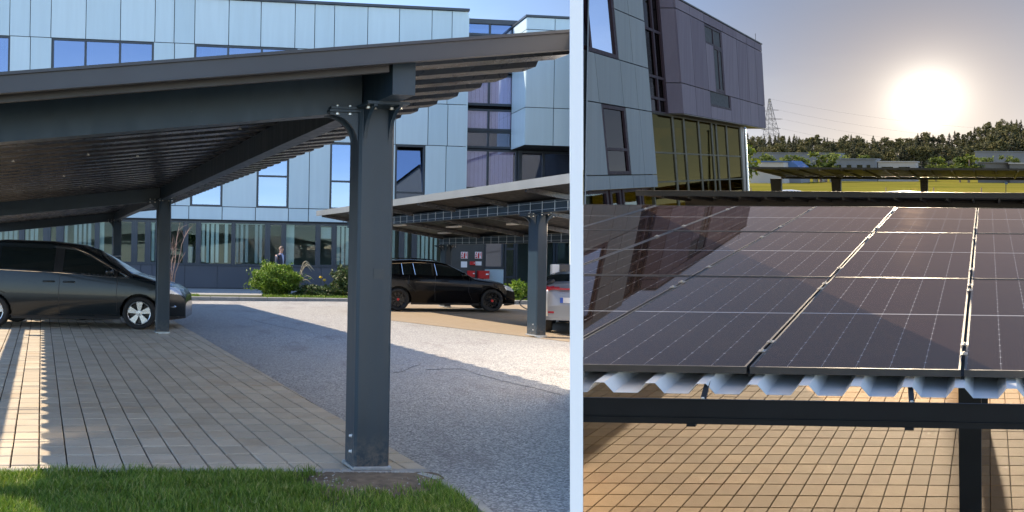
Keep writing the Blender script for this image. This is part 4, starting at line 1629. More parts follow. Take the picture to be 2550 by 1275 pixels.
# --- ground floor
GW = [(-60, 50, 'glass_clear', 'blind_grey'), (55, 110, 'glass_clear', 'blind_grey'), (119, 144, 'glass_clear', None), (153, 239, 'glass_clear', 'blind_grey'),
      (241, 284, 'glass_clear', None), (287, 332, 'glass_clear', None), (336, 366, 'glass_clear', None), (369, 392, 'glass_clear', 'blind'),
      (396, 460, 'glass_clear', None), (463, 493, 'glass_clear', None), (496, 580, 'glass_clear', 'blind'), (582, 664, 'glass_clear', 'blind_grey'),
      (668, 706, 'glass_clear', None), (709, 790, 'glass_clear', None), (793, 832, 'glass_clear', None), (835, 905, 'glass_clear', 'blind'),
      (908, 968, 'glass_clear', 'blind'), (972, 1000, 'glass_clear', 'blind'), (1003, 1032, 'glass_clear', 'blind'), (1036, 1118, 'glass_clear', 'blind')]
yg = 600
GWO = {}
for a, b, gl, bl in GW:
    GWO[a] = window(Sf(a, yg), Sf(b, yg), zG, zF_ - 0.06, gl, bl=bl, d=0.10, fw=0.075 if b - a > 45 else 0.10)
prev = sL
edges = sorted([(Sf(a, yg), Sf(b, yg)) for a, b, _, _ in GW])
mb = MB(FP)
for (a, b), (c, d_) in zip(edges[:-1], edges[1:]):
    if c - b > 0.01:
        mb.box(b + 0.002, c - 0.002, 0.09, 0.24, zG, zF_ - 0.05)
mb.build('mullion', M['frame_dark'], off, FP(0, 0.1, zG), CLIP_L)
# pale inner panels seen behind two panes, paper sheet behind one, things on the sills
for a, b, za, zb, nm, mt in ((242, 257, zG + .05, zF_ - .1, 'inner_panel', 'blind'), (711, 734, zG + .05, zF_ - .1, 'inner_panel', 'blind'),
                             (801, 826, zF_ - 0.75, zF_ - .22, 'paper_sheet', 'plate_white')):
    mb = MB(FP)
    mb.box(Sf(a, yg), Sf(b, yg), 0.3, 0.32, za, zb)
    mb.build(nm, M[mt], off, FP(Sf(a, yg), 0.3, za), CLIP_L)
# plinth panels
row6 = [-150, -70, 10, 95, 180, 265, 350, 378, 460, 541, 620, 700, 753, 800, 850, 930, 1010, 1090, 1120]
S6 = [Sf(x, 690) for x in row6]
for a, b in zip(S6[:-1], S6[1:]):
    fpanel(a, b, 0.06, zG - 0.035, 0.05, 0.12, 'plinth', 0.01, 'plinth_panel')
mb = MB(FP)
mb.box(sL, Sf(1120, 690), 0.125, 0.3, 0, zG - 0.005)
mb.box(sL, Sf(1120, 690), 0.02, 0.12, zG - 0.03, zG - 0.002)
mb.build('plinth', M['frame_dark'], off, None, CLIP_L)
# dark service wall, grey panel, door and glazing under the far carport
s0, s1 = Sf(1120, 640), Sf(1206, 640)
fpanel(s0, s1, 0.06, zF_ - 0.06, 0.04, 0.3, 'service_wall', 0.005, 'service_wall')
window(Sf(1208, yg), Sf(1256, yg), Zf(1230, 668), zF_ - 0.06, 'glass_grey', d=0.10)
fpanel(Sf(1208, 690), Sf(1256, 690), 0.10, Zf(1230, 670), 0.10, 0.2, 'facade', 0.01, 'grey_panel')
window(Sf(1259, yg), Sf(1286, yg), 0.1, zF_ - 0.06, 'glass_clear', d=0.10, trans=[Zf(1270, 620), Zf(1270, 690)])
window(Sf(1287, yg), Sf(1356, yg), 0.1, zF_ - 0.06, 'glass_clear', d=0.10)
window(Sf(1357, yg), Sf(1385, yg), 0.1, zF_ - 0.06, 'glass_clear', d=0.10)
window(Sf(1387, yg), Sf(1440, yg), 0.1, zF_ - 0.06, 'glass_clear', d=0.10, bl=None)
mb = MB(FP)
mb.box(Sf(1389, 620), Sf(1417, 620), 0.5, 0.52, Zf(1400, 645), zF_ - 0.1)
mb.build('inner_panel', M['room'], off, FP(Sf(1389, 620), 0.5, 2), CLIP_L)

# --- tall recessed glazing with its mullions
dG = 0.45
g0_, g1_ = sR + 0.03, Sf(1290, 300, dG)
gz1 = Zf(1220, 47, dG)
bands = [(Zf(1215, 472, dG), zD - 0.05, 'glass_grey', 'curtain'), (zD + 0.03, Zf(1215, 327, dG), 'glass_grey', None), (Zf(1215, 325, dG), Zf(1215, 272, dG), 'glass_grey', 'curtain'),
         (Zf(1215, 262, dG), Zf(1215, 186, dG), 'glass_grey', 'curtain'), (Zf(1215, 180, dG), Zf(1215, 90, dG), 'glass_grey', 'curtain'), (Zf(1215, 88, dG), gz1 - 0.02, 'glass_blue', None)]
for za, zb, gl, bl in bands:
    window(g0_, g1_, za, zb, gl, [Sf(1217, (300), dG)], bl=bl, d=dG, bd=0.09)
mb = MB(FP)
mb.box(sR - 0.04, sR + 0.025, 0.0, 0.6, zF_, gz1)
mb.build('reveal', M['facade'], off, FP(sR, 0.2, zF_), CLIP_L)
mb = MB(FP)
mb.box(sR, sEND, 0.35, 0.95, Zf(1215, 476, dG) - 1.2, Zf(1215, 473, dG))
mb.build('spandrel', M['facade'], off, FP(sR, 0.2, zF_), CLIP_L)

# --- projecting box on the right
dB = -1.5
bs0 = Sf(1309, 200, dB)
bz0, bz1 = Zf(1303, 361, dB), Zf(1316, 37, dB)
bs1 = bs0 + 3.2
mb = MB(FP)
mb.box(bs0 + 0.03, bs1, dB + 0.06, 0.9, bz0 + 0.02, bz1 - 0.1)
bx = mb.build('projecting_bay', M['dark_void'], off, FP(bs0, dB, bz0), CLIP_L)
zj1, zj2 = Zf(1340, 268, dB), Zf(1340, 74, dB)
sj = Sf(1380, 200, dB)
for a, b in ((bs0, sj), (sj, bs1)):
    for za, zb in ((bz0, zj1), (zj1, zj2), (zj2, bz1 - 0.1)):
        fpanel(a, b, za, zb, dB, dB + 0.05)
for za, zb in ((bz0, zj1), (zj1, zj2), (zj2, bz1 - 0.1)):
    mb = MB(FP)
    mb.box(bs0 + 0.0, bs0 + 0.028, dB + 0.052, 0.42, za + 0.016, zb - 0.016)
    mb.build('cladding_panel', M['facade'], off, FP(bs0, dB + 0.5, za), CLIP_L)
mb = MB(FP)
mb.box(bs0 - 0.05, bs1, dB - 0.06, 0.9, bz1 - 0.095, bz1)
mb.build('parapet_cap', M['frame_dark'], off, FP(bs0, dB, bz1), CLIP_L)
window(Sf(1291, 410, 0.3), Sf(1440, 410, 0.3), Zf(1350, 455, 0.3), bz0 - 0.02, 'glass_grey', [Sf(1297, 410, .3), Sf(1354, 410, .3)], d=0.3, fw=0.11)

# --- signs, notices and red boxes on the service wall
M['sign_ink'] = M['red']


def wallpt(px, py, d):
    s, z = fac(px, py, d)
    return s, z


def plate(name, label, cat, px0, px1, py0, py1, mat, dd=0.012, grp=None):
    s0, z1 = fac(px0, py0, 0.03)
    s1, z0 = fac(px1, py1, 0.03)
    mb = MB(FP)
    mb.bevbox(s0, s1, 0.038 - dd, 0.038, z0, z1, 0.0) if False else mb.box(s0, s1, 0.036 - dd, 0.036, z0, z1)
    o = mb.build(name, M[mat], None, FP(s0, 0.03, z0))
    tag(o, label, cat, grp)
    return o, s0, s1, z0, z1, 0.036 - dd


for k, (a, b) in enumerate(((1148, 1165), (1183, 1200))):
    o, s0, s1, z0, z1, df = plate('safety_sign', ['white and red extinguisher sign, left of the two on the dark wall', 'white and red extinguisher sign, right of the two, above the big red box'][k],
                                  'sign', a, b, 627, 644, 'plate_white', 0.012, 'fire extinguisher signs')
    w_, h_ = s1 - s0, z1 - z0
    mb = MB(FP)
    # red field with a white extinguisher body, hose and flame left free
    def rc(x0, x1, y0, y1, e=0.004):
        mb.box(s0 + x0 * w_, s0 + x1 * w_, df - e, df - 0.0005, z0 + y0 * h_, z0 + y1 * h_)
    rc(0.05, 0.30, 0.05, 0.28)
    rc(0.05, 0.22, 0.36, 0.60)
    rc(0.10, 0.26, 0.66, 0.92)
    rc(0.38, 0.62, 0.04, 0.74)
    rc(0.44, 0.56, 0.745, 0.90)
    rc(0.565, 0.72, 0.80, 0.88)
    rc(0.70, 0.78, 0.40, 0.795)
    rc(0.86, 0.95, 0.05, 0.95)
    mb.build('pictogram', M['red'], o, FP(s0, df, z0))
plate('notice', 'white paper notice below the left extinguisher sign', 'notice', 1148, 1163, 651, 666, 'plate_white', 0.008)
plate('notice', 'white paper notice beside the small red alarm box', 'notice', 1184, 1199, 651, 661, 'plate_white', 0.008)


def redbox(name, label, cat, px0, px1, py0, py1, depth):
    s0, z1 = fac(px0, py0, 0.03)
    s1, z0 = fac(px1, py1, 0.03)
    root = thing(name, label, cat, FP(s0, 0.03, z0))
    mb = MB(FP)
    mb.box(s0, s1, 0.036 - depth, 0.036, z0, z1)
    mb.build('case', M['red'], root)
    mb = MB(FP)
    mb.box(s0 + .02, s1 - .02, 0.034 - depth - 0.02, 0.034 - depth, z0 + .02, z1 - .02)
    mb.build('lid', M['red'], root)
    mb = MB(FP)
    w_ = s1 - s0
    mb.box(s0 + w_ * .65, s0 + w_ * .92, 0.012 - depth - 0.012, 0.0125 - depth, z0 + (z1 - z0) * .5, z0 + (z1 - z0) * .66)
    mb.build('label_strip', M['plate_white'], root)


redbox('alarm_box', 'small red alarm box between the two white notices', 'alarm box', 1170, 1182, 651, 660, 0.12)
redbox('hose_cabinet', 'large red fire box on the wall above the black bonnet', 'fire box', 1188, 1214, 674, 694, 0.3)
redbox('hose_cabinet', 'narrow red fire box half hidden by the black windscreen', 'fire box', 1163, 1178, 674, 690, 0.3)

# =================================================================== plants
def leaf_cloud(mb, c, rad, n, size, r, shell=0.55, flat=0.0, lump=0.16):
    c = np.array(c)
    vs = np.zeros((n, 4, 3))
    d = r.normal(size=(n, 3))
    d /= np.linalg.norm(d, axis=1)[:, None]
    bump = 1 + lump * np.sin(d[:, 0] * 7 + c[0]) * np.sin(d[:, 1] * 6 + 1) + lump * np.sin(d[:, 2] * 9 + 2 + d[:, 0] * 5)
    rr = (shell + (1 - shell) * r.random(n) ** 0.6) * bump
    p = c + d * rr[:, None] * np.array(rad)
    a = r.normal(size=(n, 3))
    a /= np.linalg.norm(a, axis=1)[:, None]
    b = np.cross(a, d + r.normal(size=(n, 3)) * 0.5)
    b /= np.linalg.norm(b, axis=1)[:, None] + 1e-6
    s = size * r.uniform(0.6, 1.3, n)[:, None]
    vs[:, 0] = p - a * s
    vs[:, 1] = p + b * s * 0.5
    vs[:, 2] = p + a * s
    vs[:, 3] = p - b * s * 0.5
    mb.add([tuple(v) for v in vs.reshape(-1, 3)], [(4 * i, 4 * i + 1, 4 * i + 2, 4 * i + 3) for i in range(n)])


def shrub(name, label, c, rad, n, size, mat, seed, stem=True, group=None, cat='shrub', lump=0.16):
    r = np.random.default_rng(seed)
    root = thing(name, label, cat, (c[0], c[1], 0.05), group)
    mb = MB()
    leaf_cloud(mb, c, rad, n, size, r, 0.72, lump=lump)
    leaf_cloud(mb, c, [q * 0.7 for q in rad], n // 5, size * 1.2, r, 0.2)
    leaf_cloud(mb, c, [q * 1.13 for q in rad], n // 14, size, r, 0.86, lump=0.2)
    mb.build('foliage', M[mat], root)
    mb = MB()
    for k in range(7):
        a = k * 0.9
        mb.tube([(c[0] + 0.1 * math.cos(a), c[1] + .1 * math.sin(a), 0.03), (c[0] + rad[0] * .6 * math.cos(a), c[1] + rad[1] * .6 * math.sin(a), c[2] + rad[2] * .3)], [0.02, 0.006], 5)
    mb.build('stem', M['bark'], root)
    return root


bc = at(688, 697, 33.4)
shrub('boxwood_bush', 'round bright green boxwood bush in front of the walking man', (bc.x, bc.y, bc.z), (0.92, 0.76, 0.62), 15000, 0.042, 'bush_leaf', 1, lump=0.10)
bc = at(858, 703, 33.4)
shrub('rose_bush', 'upright dark leafy bush showing beside the big post', (bc.x, bc.y, bc.z), (0.48, 0.5, 0.62), 3000, 0.05, 'dark_leaf', 2)
bc = at(795, 735, 33.0)
shrub('low_shrub', 'low dark ground shrub between the two bushes', (bc.x, bc.y, 0.22), (0.95, 0.5, 0.26), 4000, 0.05, 'dark_leaf', 3)
bc = at(1292, 745, 33.0)
shrub('low_shrub', 'bright leafy plant beyond the black bonnet', (bc.x, bc.y, 0.35), (0.4, 0.4, 0.45), 1500, 0.06, 'bush_leaf', 4)
M['yellow'] = simple('yellow_petal', (0.75, 0.50, 0.02), 0.5, 0, 0.1, 20)
for k, (px, py) in enumerate(((799, 691), (808, 698))):
    p = at(px, py, 33.1)
    root = thing('flower', ['yellow flower on a tall stem, left and higher of the pair', 'yellow flower on a tall stem, right and lower of the pair'][k], 'flower', (p.x, p.y, 0.05), 'yellow flowers by the bushes')
    mb = MB()
    for q in range(8):
        a = q * math.pi / 4
        mb.add([(p.x, p.y, p.z - 0.05), (p.x + 0.07 * math.cos(a), p.y + 0.07 * math.sin(a), p.z), (p.x + 0.04 * math.cos(a + .4), p.y + .04 * math.sin(a + .4), p.z + 0.07),
                (p.x + 0.07 * math.cos(a + .8), p.y + 0.07 * math.sin(a + .8), p.z)], [(0, 1, 2, 3)])
    mb.build('bloom', M['yellow'], root)
    mb = MB()
    mb.tube([(p.x + 0.03, p.y, 0.05), (p.x, p.y, p.z - 0.04)], 0.008, 5)
    mb.build('stem', M['dark_leaf'], root)
# arching pale plumes at the right edge of the boxwood
p = at(741, 705, 33.6)
root = thing('ornamental_grass', 'arching pale grass plumes at the right side of the boxwood bush', 'plant', (p.x, p.y, 0.05))
mb = MB()
for k in range(9):
    a = rng.uniform(-1.2, 1.2)
    L_ = rng.uniform(0.6, 1.0)
    zt = rng.uniform(0.5, 1.35)
    path = []
    for q in np.linspace(0, 1, 8):
        path.append((p.x + L_ * 0.75 * math.cos(a) * q ** 1.5, p.y - 0.4 * math.sin(a) * q, 0.05 + zt * math.sin(q * 2.2) / math.sin(1.57)))
    mb.tube(path, [0.005, 0.006, 0.006, 0.006, 0.010, 0.016, 0.017, 0.005], 5)
mb.build('plume', M['plume'], root)
# bare multi-stemmed shrub
p = at(427, 712, 31.9)
root = thing('bare_shrub', 'bare pinkish multi stemmed shrub in front of the office windows', 'shrub', (p.x, p.y, 0.0))
r = random.Random(5)
for k in range(6):
    mb = MB()
    a = r.uniform(-1, 1)
    tx_ = (k - 2.5) * 0.13 + r.uniform(-.05, .05)
    ht = r.uniform(2.1, 2.75)
    path = [(p.x + tx_ * 0.1, p.y, 0)]
    for q in np.linspace(0.15, 1, 9):
        path.append((p.x + tx_ * (q ** 1.3) * 1.6 + r.uniform(-.03, .03), p.y + a * .3 * q, ht * q))
    mb.tube(path, list(np.linspace(0.028, 0.006, 10)), 5)
    for b in range(5):
        i = r.randint(3, 8)
        s_ = Vector(path[i])
        dv = Vector((r.uniform(-.35, .35), r.uniform(-.2, .2), r.uniform(.15, .5)))
        mb.tube([s_, s_ + dv * 0.5 + Vector((0, 0, .04)), s_ + dv], [0.009, 0.006, 0.003], 4)
    mb.build('branch', M['twig'], root)
# potted plant inside a window
s_, z_ = fac(472, 655, 0.4)
pot_o = FP(s_, 0.42, zG + 0.08)
root = thing('potted_plant', 'green plant in a white pot behind the narrow office window', 'plant', pot_o)
mb = MB()
mb.lathe([(0.0, 0), (0.12, 0), (0.17, 0.75), (0.15, 0.75), (0.12, 0.7), (0, 0.7)], 14, lambda x, y, q: pot_o + Vector((x, y, q)))
mb.build('pot', M['plate_white'], root)
mb = MB()
leaf_cloud(mb, pot_o + Vector((0.0, 0, 1.1)), (0.26, 0.2, 0.34), 260, 0.09, np.random.default_rng(8), 0.2)
mb.build('foliage', M['dark_leaf'], root)

# =================================================================== people
M['skin'] = simple('skin', (0.52, 0.30, 0.22), 0.5, 0, 0.08, 6)
M['hair'] = simple('grey_brown_hair', (0.16, 0.11, 0.08), 0.6, 0, 0.2, 30)
M['suit'] = simple('navy_suit_cloth', (0.035, 0.045, 0.075), 0.8, 0, 0.12, 8)
M['shirt'] = simple('light_blue_shirt', (0.42, 0.50, 0.72), 0.8, 0, 0.06, 8)
M['shoe'] = simple('black_shoe', (0.02, 0.02, 0.02), 0.4, 0, 0.1, 8)


def skin_mesh(name, mat, parent, verts, edges, radii, fr, sub=2, root=0):
    me = bpy.data.meshes.new(name)
    me.from_pydata(verts, edges, [])
    o = bpy.data.objects.new(name, me)
    COL.objects.link(o)
    o.modifiers.new('skin', 'SKIN')
    for i, rv in enumerate(radii):
        d = me.skin_vertices[0].data[i]
        d.radius = rv if isinstance(rv, tuple) else (rv, rv)
        d.use_root = (i == root)
    ss = o.modifiers.new('sub', 'SUBSURF')
    ss.levels = ss.render_levels = sub
    dg = bpy.context.evaluated_depsgraph_get()
    me2 = bpy.data.meshes.new_from_object(o.evaluated_get(dg))
    bpy.data.objects.remove(o)
    for v in me2.vertices:
        v.co = fr(*v.co) - ORG[parent]
    me2.name = name
    me2.materials.clear()
    me2.materials.append(mat)
    me2.shade_smooth()
    o = bpy.data.objects.new(name, me2)
    COL.objects.link(o)
    o.parent = parent
    ORG[o] = ORG[parent]
    return o


def person(label, base, yaw, h=1.82, jacket='suit', hairm='hair', stride=0.22, headlook=0.3):
    """faces local +x, mid stride"""
    k = h / 1.80
    ca, sa = math.cos(yaw), math.sin(yaw)

    def fr(x, y, z):
        return Vector(base) + Vector((x * ca - y * sa, x * sa + y * ca, z)) * k
    root = thing('person', label, 'person', base)
    # whole body, one surface
    V_ = [(0, 0, 0.96), (0.0, 0, 1.12), (0.02, 0, 1.30), (0.03, 0, 1.44), (0.045, 0, 1.52), (0.07, 0, 1.60), (0.08, 0, 1.68), (0.075, 0, 1.76)]
    E_ = [(0, 1), (1, 2), (2, 3), (3, 4), (4, 5), (5, 6), (6, 7)]
    R_ = [(0.15, 0.11), (0.14, 0.10), (0.16, 0.11), (0.12, 0.09), 0.055, 0.06, 0.088, 0.06]
    for sg in (1, -1):
        n = len(V_)
        f = stride * sg
        V_ += [(0, 0.09 * sg, 0.90), (f * 0.55 + 0.03, 0.10 * sg, 0.50), (f - (0.08 if sg < 0 else 0), 0.10 * sg, 0.09 + (0.05 if sg < 0 else 0)), (f + 0.15 - (0.06 if sg < 0 else 0), 0.11 * sg, 0.035)]
        E_ += [(0, n), (n, n + 1), (n + 1, n + 2), (n + 2, n + 3)]
        R_ += [0.095, 0.062, 0.045, 0.04]
        n = len(V_)
        V_ += [(0.02, 0.185 * sg, 1.43), (-f * 0.35, 0.23 * sg, 1.15), (-f * 0.75 + 0.08, 0.23 * sg, 0.92), (-f * 0.85 + 0.12, 0.22 * sg, 0.83)]
        E_ += [(3, n), (n, n + 1), (n + 1, n + 2), (n + 2, n + 3)]
        R_ += [0.06, 0.046, 0.032, 0.034]
        for q in range(5):
            m_ = len(V_)
            yy = 0.22 * sg + (q - 2) * 0.014 * sg
            V_ += [(-f * 0.85 + 0.135, yy, 0.79), (-f * 0.85 + 0.14, yy, 0.74 + (0.02 if q in (0, 4) else 0))]
            E_ += [(n + 3, m_), (m_, m_ + 1)]
            R_ += [0.010, 0.008]
    skin_mesh('body', M['skin'], root, V_, E_, R_, fr)
    # head details
    mb = MB(fr)
    hc = (0.085, 0, 1.70)
    mb.add([(hc[0] + .095, 0.0, hc[2] - .01), (hc[0] + .08, .018, hc[2] - .035), (hc[0] + .118, 0, hc[2] - .032), (hc[0] + .08, -.018, hc[2] - .035), (hc[0] + .085, 0, hc[2] - .045)],
           [(0, 1, 2), (0, 2, 3), (1, 4, 2), (2, 4, 3)])
    for sg in (1, -1):
        mb.box(hc[0] - .02, hc[0] + .012, sg * .086, sg * .1, hc[2] - .04, hc[2] + .02)
    mb.build('face_features', M['skin'], root)
    mb = MB(fr)
    for sg in (1, -1):
        mb.box(hc[0] + .078, hc[0] + .086, sg * .018, sg * .042, hc[2] + .004, hc[2] + .012)
    mb.build('eye', M['car_trim'], root)
    mb = MB(fr)
    vs, fs = [], []
    N1, N2 = 7, 16
    for a in range(N1 + 1):
        th = a / N1 * 1.75
        for b in range(N2):
            ph = b / N2 * 2 * math.pi
            back = 1 - 0.42 * max(0, math.cos(ph))
            t_ = th * back
            vs.append((hc[0] - 0.012 + 0.103 * math.sin(t_) * math.cos(ph), 0.096 * math.sin(t_) * math.sin(ph), hc[2] + 0.0 + 0.112 * math.cos(t_)))
    for a in range(N1):
        for b in range(N2):
            fs.append((a * N2 + b, a * N2 + (b + 1) % N2, (a + 1) * N2 + (b + 1) % N2, (a + 1) * N2 + b))
    mb.add(vs, fs)
    mb.build('hair', M[hairm], root, smooth=True)
    # jacket
    V_ = [(0, 0, 0.86), (0.0, 0, 1.02), (0.0, 0, 1.16), (0.02, 0, 1.32), (0.02, 0, 1.44), (0.035, 0, 1.50)]
    E_ = [(i, i + 1) for i in range(5)]
    R_ = [(0.175, 0.135), (0.175, 0.135), (0.17, 0.13), (0.19, 0.14), (0.15, 0.115), (0.075, 0.07)]
    for sg in (1, -1):
        f = stride * sg
        n = len(V_)
        V_ += [(0.02, 0.19 * sg, 1.42), (-f * 0.35, 0.235 * sg, 1.15), (-f * 0.72 + 0.07, 0.235 * sg, 0.94)]
        E_ += [(4, n), (n, n + 1), (n + 1, n + 2)]
        R_ += [0.085, 0.065, 0.052]
    skin_mesh('jacket', M[jacket], root, V_, E_, R_, fr)
    mb = MB(fr)
    mb.add([(0.150, 0.06, 1.46), (0.150, -0.06, 1.46), (0.182, -0.035, 1.30), (0.178, 0, 1.05), (0.182, 0.035, 1.30), (0.12, 0.0, 1.50)], [(5, 0, 4, 3, 2, 1)])
    mb.tube([(0.04, 0.066, 1.535), (0.09, 0.05, 1.51), (0.12, 0, 1.495), (0.09, -0.05, 1.51), (0.04, -0.066, 1.535)], 0.018, 6)
    mb.build('shirt', M['shirt'], root)
    V_ = [(0, 0, 0.98), (0, 0, 0.90)]
    E_ = [(0, 1)]
    R_ = [(0.15, 0.115), (0.15, 0.115)]
    for sg in (1, -1):
        f = stride * sg
        n = len(V_)
        V_ += [(0, 0.09 * sg, 0.84), (f * 0.55 + 0.03, 0.10 * sg, 0.50), (f - (0.08 if sg < 0 else 0), 0.10 * sg, 0.11 + (0.05 if sg < 0 else 0))]
        E_ += [(1, n), (n, n + 1), (n + 1, n + 2)]
        R_ += [0.108, 0.08, 0.066]
    skin_mesh('trousers', M[jacket], root, V_, E_, R_, fr)
    for sg in (1, -1):
        f = stride * sg - (0.07 if sg < 0 else 0)
        z_ = 0.05 if sg < 0 else 0.0
        mb = MB(fr)
        mb.hexa([(f - .09, .055 * sg - .0, z_), (f + .2, .06 * sg, z_ * .2), (f + .2, .15 * sg, z_ * .2), (f - .09, .145 * sg, z_), (f - .08, .065 * sg, z_ + .09), (f + .19, .075 * sg, z_ * .2 + .05), (f + .19, .14 * sg, z_ * .2 + .05), (f - .08, .14 * sg, z_ + .09)])
        mb.build('shoe', M['shoe'], root)
    return root


pp = at(697, 650, 35.6)
person('man in a navy suit and blue shirt walking behind the boxwood bush', (pp.x, pp.y, 0.03), -0.75, 1.92)
M['dark_jacket'] = simple('black_jacket', (0.02, 0.02, 0.022), 0.8, 0, 0.1, 8)
M['grey_jacket'] = simple('grey_jacket', (0.22, 0.22, 0.24), 0.8, 0, 0.1, 8)
M['dark_hair'] = simple('dark_hair', (0.02, 0.014, 0.012), 0.6, 0, 0.2, 30)
pp = at(71, 600, 36.0)
person('dark haired person whose head shows over the grey car roof', (pp.x, pp.y, 0.03), -1.2, 1.80, 'dark_jacket', 'dark_hair')
pp = at(194, 600, 36.0)
person('person in a grey jacket half hidden above the grey car roof', (pp.x, pp.y, 0.03), -2.4, 1.78, 'grey_jacket')
# =================================================================== RIGHT SITE (a yard on rising ground)
E1, E2, E3 = Vector((1, -0.04, 0.007)), Vector((0.755, 1, 0.114)), Vector((-0.18, -0.215, 0.96))
RO = Vector((0, 0, -1.9))
QE2 = Vector((0.75, 1, 0.18))
QO = Vector((0, 0, 0.14))


def RS(a, b, c):
    return RO + E1 * a + E2 * b + E3 * c


def RR(a, s, n):
    """roof frame of the solar carport: n = 0 is the glass of the panels"""
    return QO + E1 * a + QE2 * s + E3 * n


def solve3(px, py, frame, idx, val):
    o, v = (RO, (E1, E2, E3)) if frame == 'S' else (QO, (E1, QE2, E3))
    r = ray(px, py)
    k = [i for i in range(3) if i != idx]
    m = Matrix((v[k[0]], v[k[1]], -r)).transposed()
    x = m.inverted() @ (CAMP - o - v[idx] * val)
    p = [0, 0, 0]
    p[idx], p[k[0]], p[k[1]] = val, x[0], x[1]
    return p


def plane_z(x, y):
    n = E1.cross(E2)
    return RO.z - (n.x * x + n.y * y) / n.z


def rflat(poly, dz, name, mat):
    mb = MB()
    mb.add([(x, y, plane_z(x, y) + dz) for x, y in poly], [tuple(range(len(poly)))])
    return structure(mb.build(name, mat, None, (poly[0][0], poly[0][1], plane_z(*poly[0]))))


def field_mat():
    m = NT('mown_meadow')
    p = m.pos()
    n = m.noise(m.scaled(p, (0.03, 0.10, 0.1)), 1.0, 6, 0.6)
    c = m.ramp(n, [(0.3, (0.105, 0.105, 0.018)), (0.5, (0.165, 0.140, 0.024)), (0.7, (0.235, 0.185, 0.040))])
    f = m.noise(p, 1.7, 5, 0.7)
    c = m.mix(m.maprange(f, 0.3, 0.7, 0, 0.5), c, (0.09, 0.095, 0.016))
    m.put(m.b.inputs['Base Color'], c)
    m.b.inputs['Roughness'].default_value = 0.9
    t = m.new('ShaderNodeBsdfTranslucent')
    m.put(t.inputs[0], c)
    mx = m.new('ShaderNodeMixShader')
    mx.inputs[0].default_value = 0.05
    m.l.new(m.b.outputs[0], mx.inputs[1])
    m.l.new(t.outputs[0], mx.inputs[2])
    m.l.new(mx.outputs[0], m.out.inputs[0])
    m.b.inputs['Specular IOR Level'].default_value = 0.0
    return m.mat


M['meadow'] = field_mat()
BR = 0.2945
rflat([(-20 * BR + .1, -20), (60, -20), (90, 52), (14.0 + 2.2, 52), (BR * 24 + 2, 24), (BR * 16, 16), (3.84 * BR, 3.84)], -0.012, 'yard', M['asphalt_far'])
rflat([(16, 44), (900, 44), (1500, 900), (BR * 900, 900), (BR * 48, 48)], 0.004, 'field', M['meadow'])

# ---------------------------------------------------------------- tan paving seen under the solar carport
pv = MB(RS)
pv.add([(-7.5, 7.0, -0.004), (4.5, 7.0, -0.004), (4.5, 15.6, -0.004), (-7.5, 15.6, -0.004)], [(0, 1, 2, 3)])
pvo = structure(pv.build('parking_paving', M['joint_tan'], None, RS(-1, 9, 0), CLIP_R))


def rslab(mb, q, dz, bev=0.006):
    c = sum((Vector(p) for p in q), Vector((0, 0))) / len(q)
    ins = [Vector(p) + (c - Vector(p)).normalized() * bev * 1.4 for p in q]
    n = len(q)
    vs = [(p[0], p[1], -0.03) for p in q] + [(p[0], p[1], 0.014 - bev + dz) for p in q] + [(p.x, p.y, 0.014 + dz) for p in ins]
    fs = []
    for i in range(n):
        j = (i + 1) % n
        fs += [(i, j, n + j, n + i), (n + i, n + j, 2 * n + j, 2 * n + i)]
    fs.append(tuple(range(2 * n, 3 * n)))
    mb.add(vs, fs)


cells = []
PA, PB = 0.2135, 0.325
for j in range(-9, 15):
    for i in range(-34, 18):
        a = -0.368 + i * PA
        bb = 10.735 + j * PB
        if -14 <= i + 1 and i == -11:
            pass
        ga, gb = 0.0034, 0.0055
        q = [(a + ga, bb + gb), (a + PA - ga, bb + gb), (a + PA - ga, bb + PB - gb), (a + ga, bb + PB - gb)]
        q = [(x, y + 0.037 * (x + 0.3)) for x, y in q]
        c = (a + PA / 2, bb + PB / 2 + 0.037 * (a + 0.3 + PA / 2))
        w_ = RS(c[0], c[1], 0)
        u = w_.x / w_.y * F + PX
        if u < 1425 or u > 2640:
            continue
        cells.append((w_.y, q, c, u > 1500))
cells.sort(key=lambda t: t[0])
proto = None
rest = MB(RS)
cnt = 0
for d, q, c, whole in cells:
    if c[1] > 7.9 and cnt < 299 and d > 8.2:
        cnt += 1
        dz = rng.normal(0, 0.0005)
        if whole and proto:
            link_copy(proto, pvo, RS(c[0], c[1], 0.001 + dz))
        else:
            mb = MB(RS)
            rslab(mb, q, 0)
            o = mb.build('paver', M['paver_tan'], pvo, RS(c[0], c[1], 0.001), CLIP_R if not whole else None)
            if whole:
                proto = o
    else:
        rslab(rest, q, rng.normal(0, 0.0005))
o = rest.build('pavers', M['paver_tan'], pvo, None, CLIP_R)
o['kind'] = 'stuff'

# ---------------------------------------------------------------- the solar carport
sc = thing('solar_carport', 'carport roof covered in dark solar panels with gutter along its low edge', 'carport', RS(-1, 7, 0))


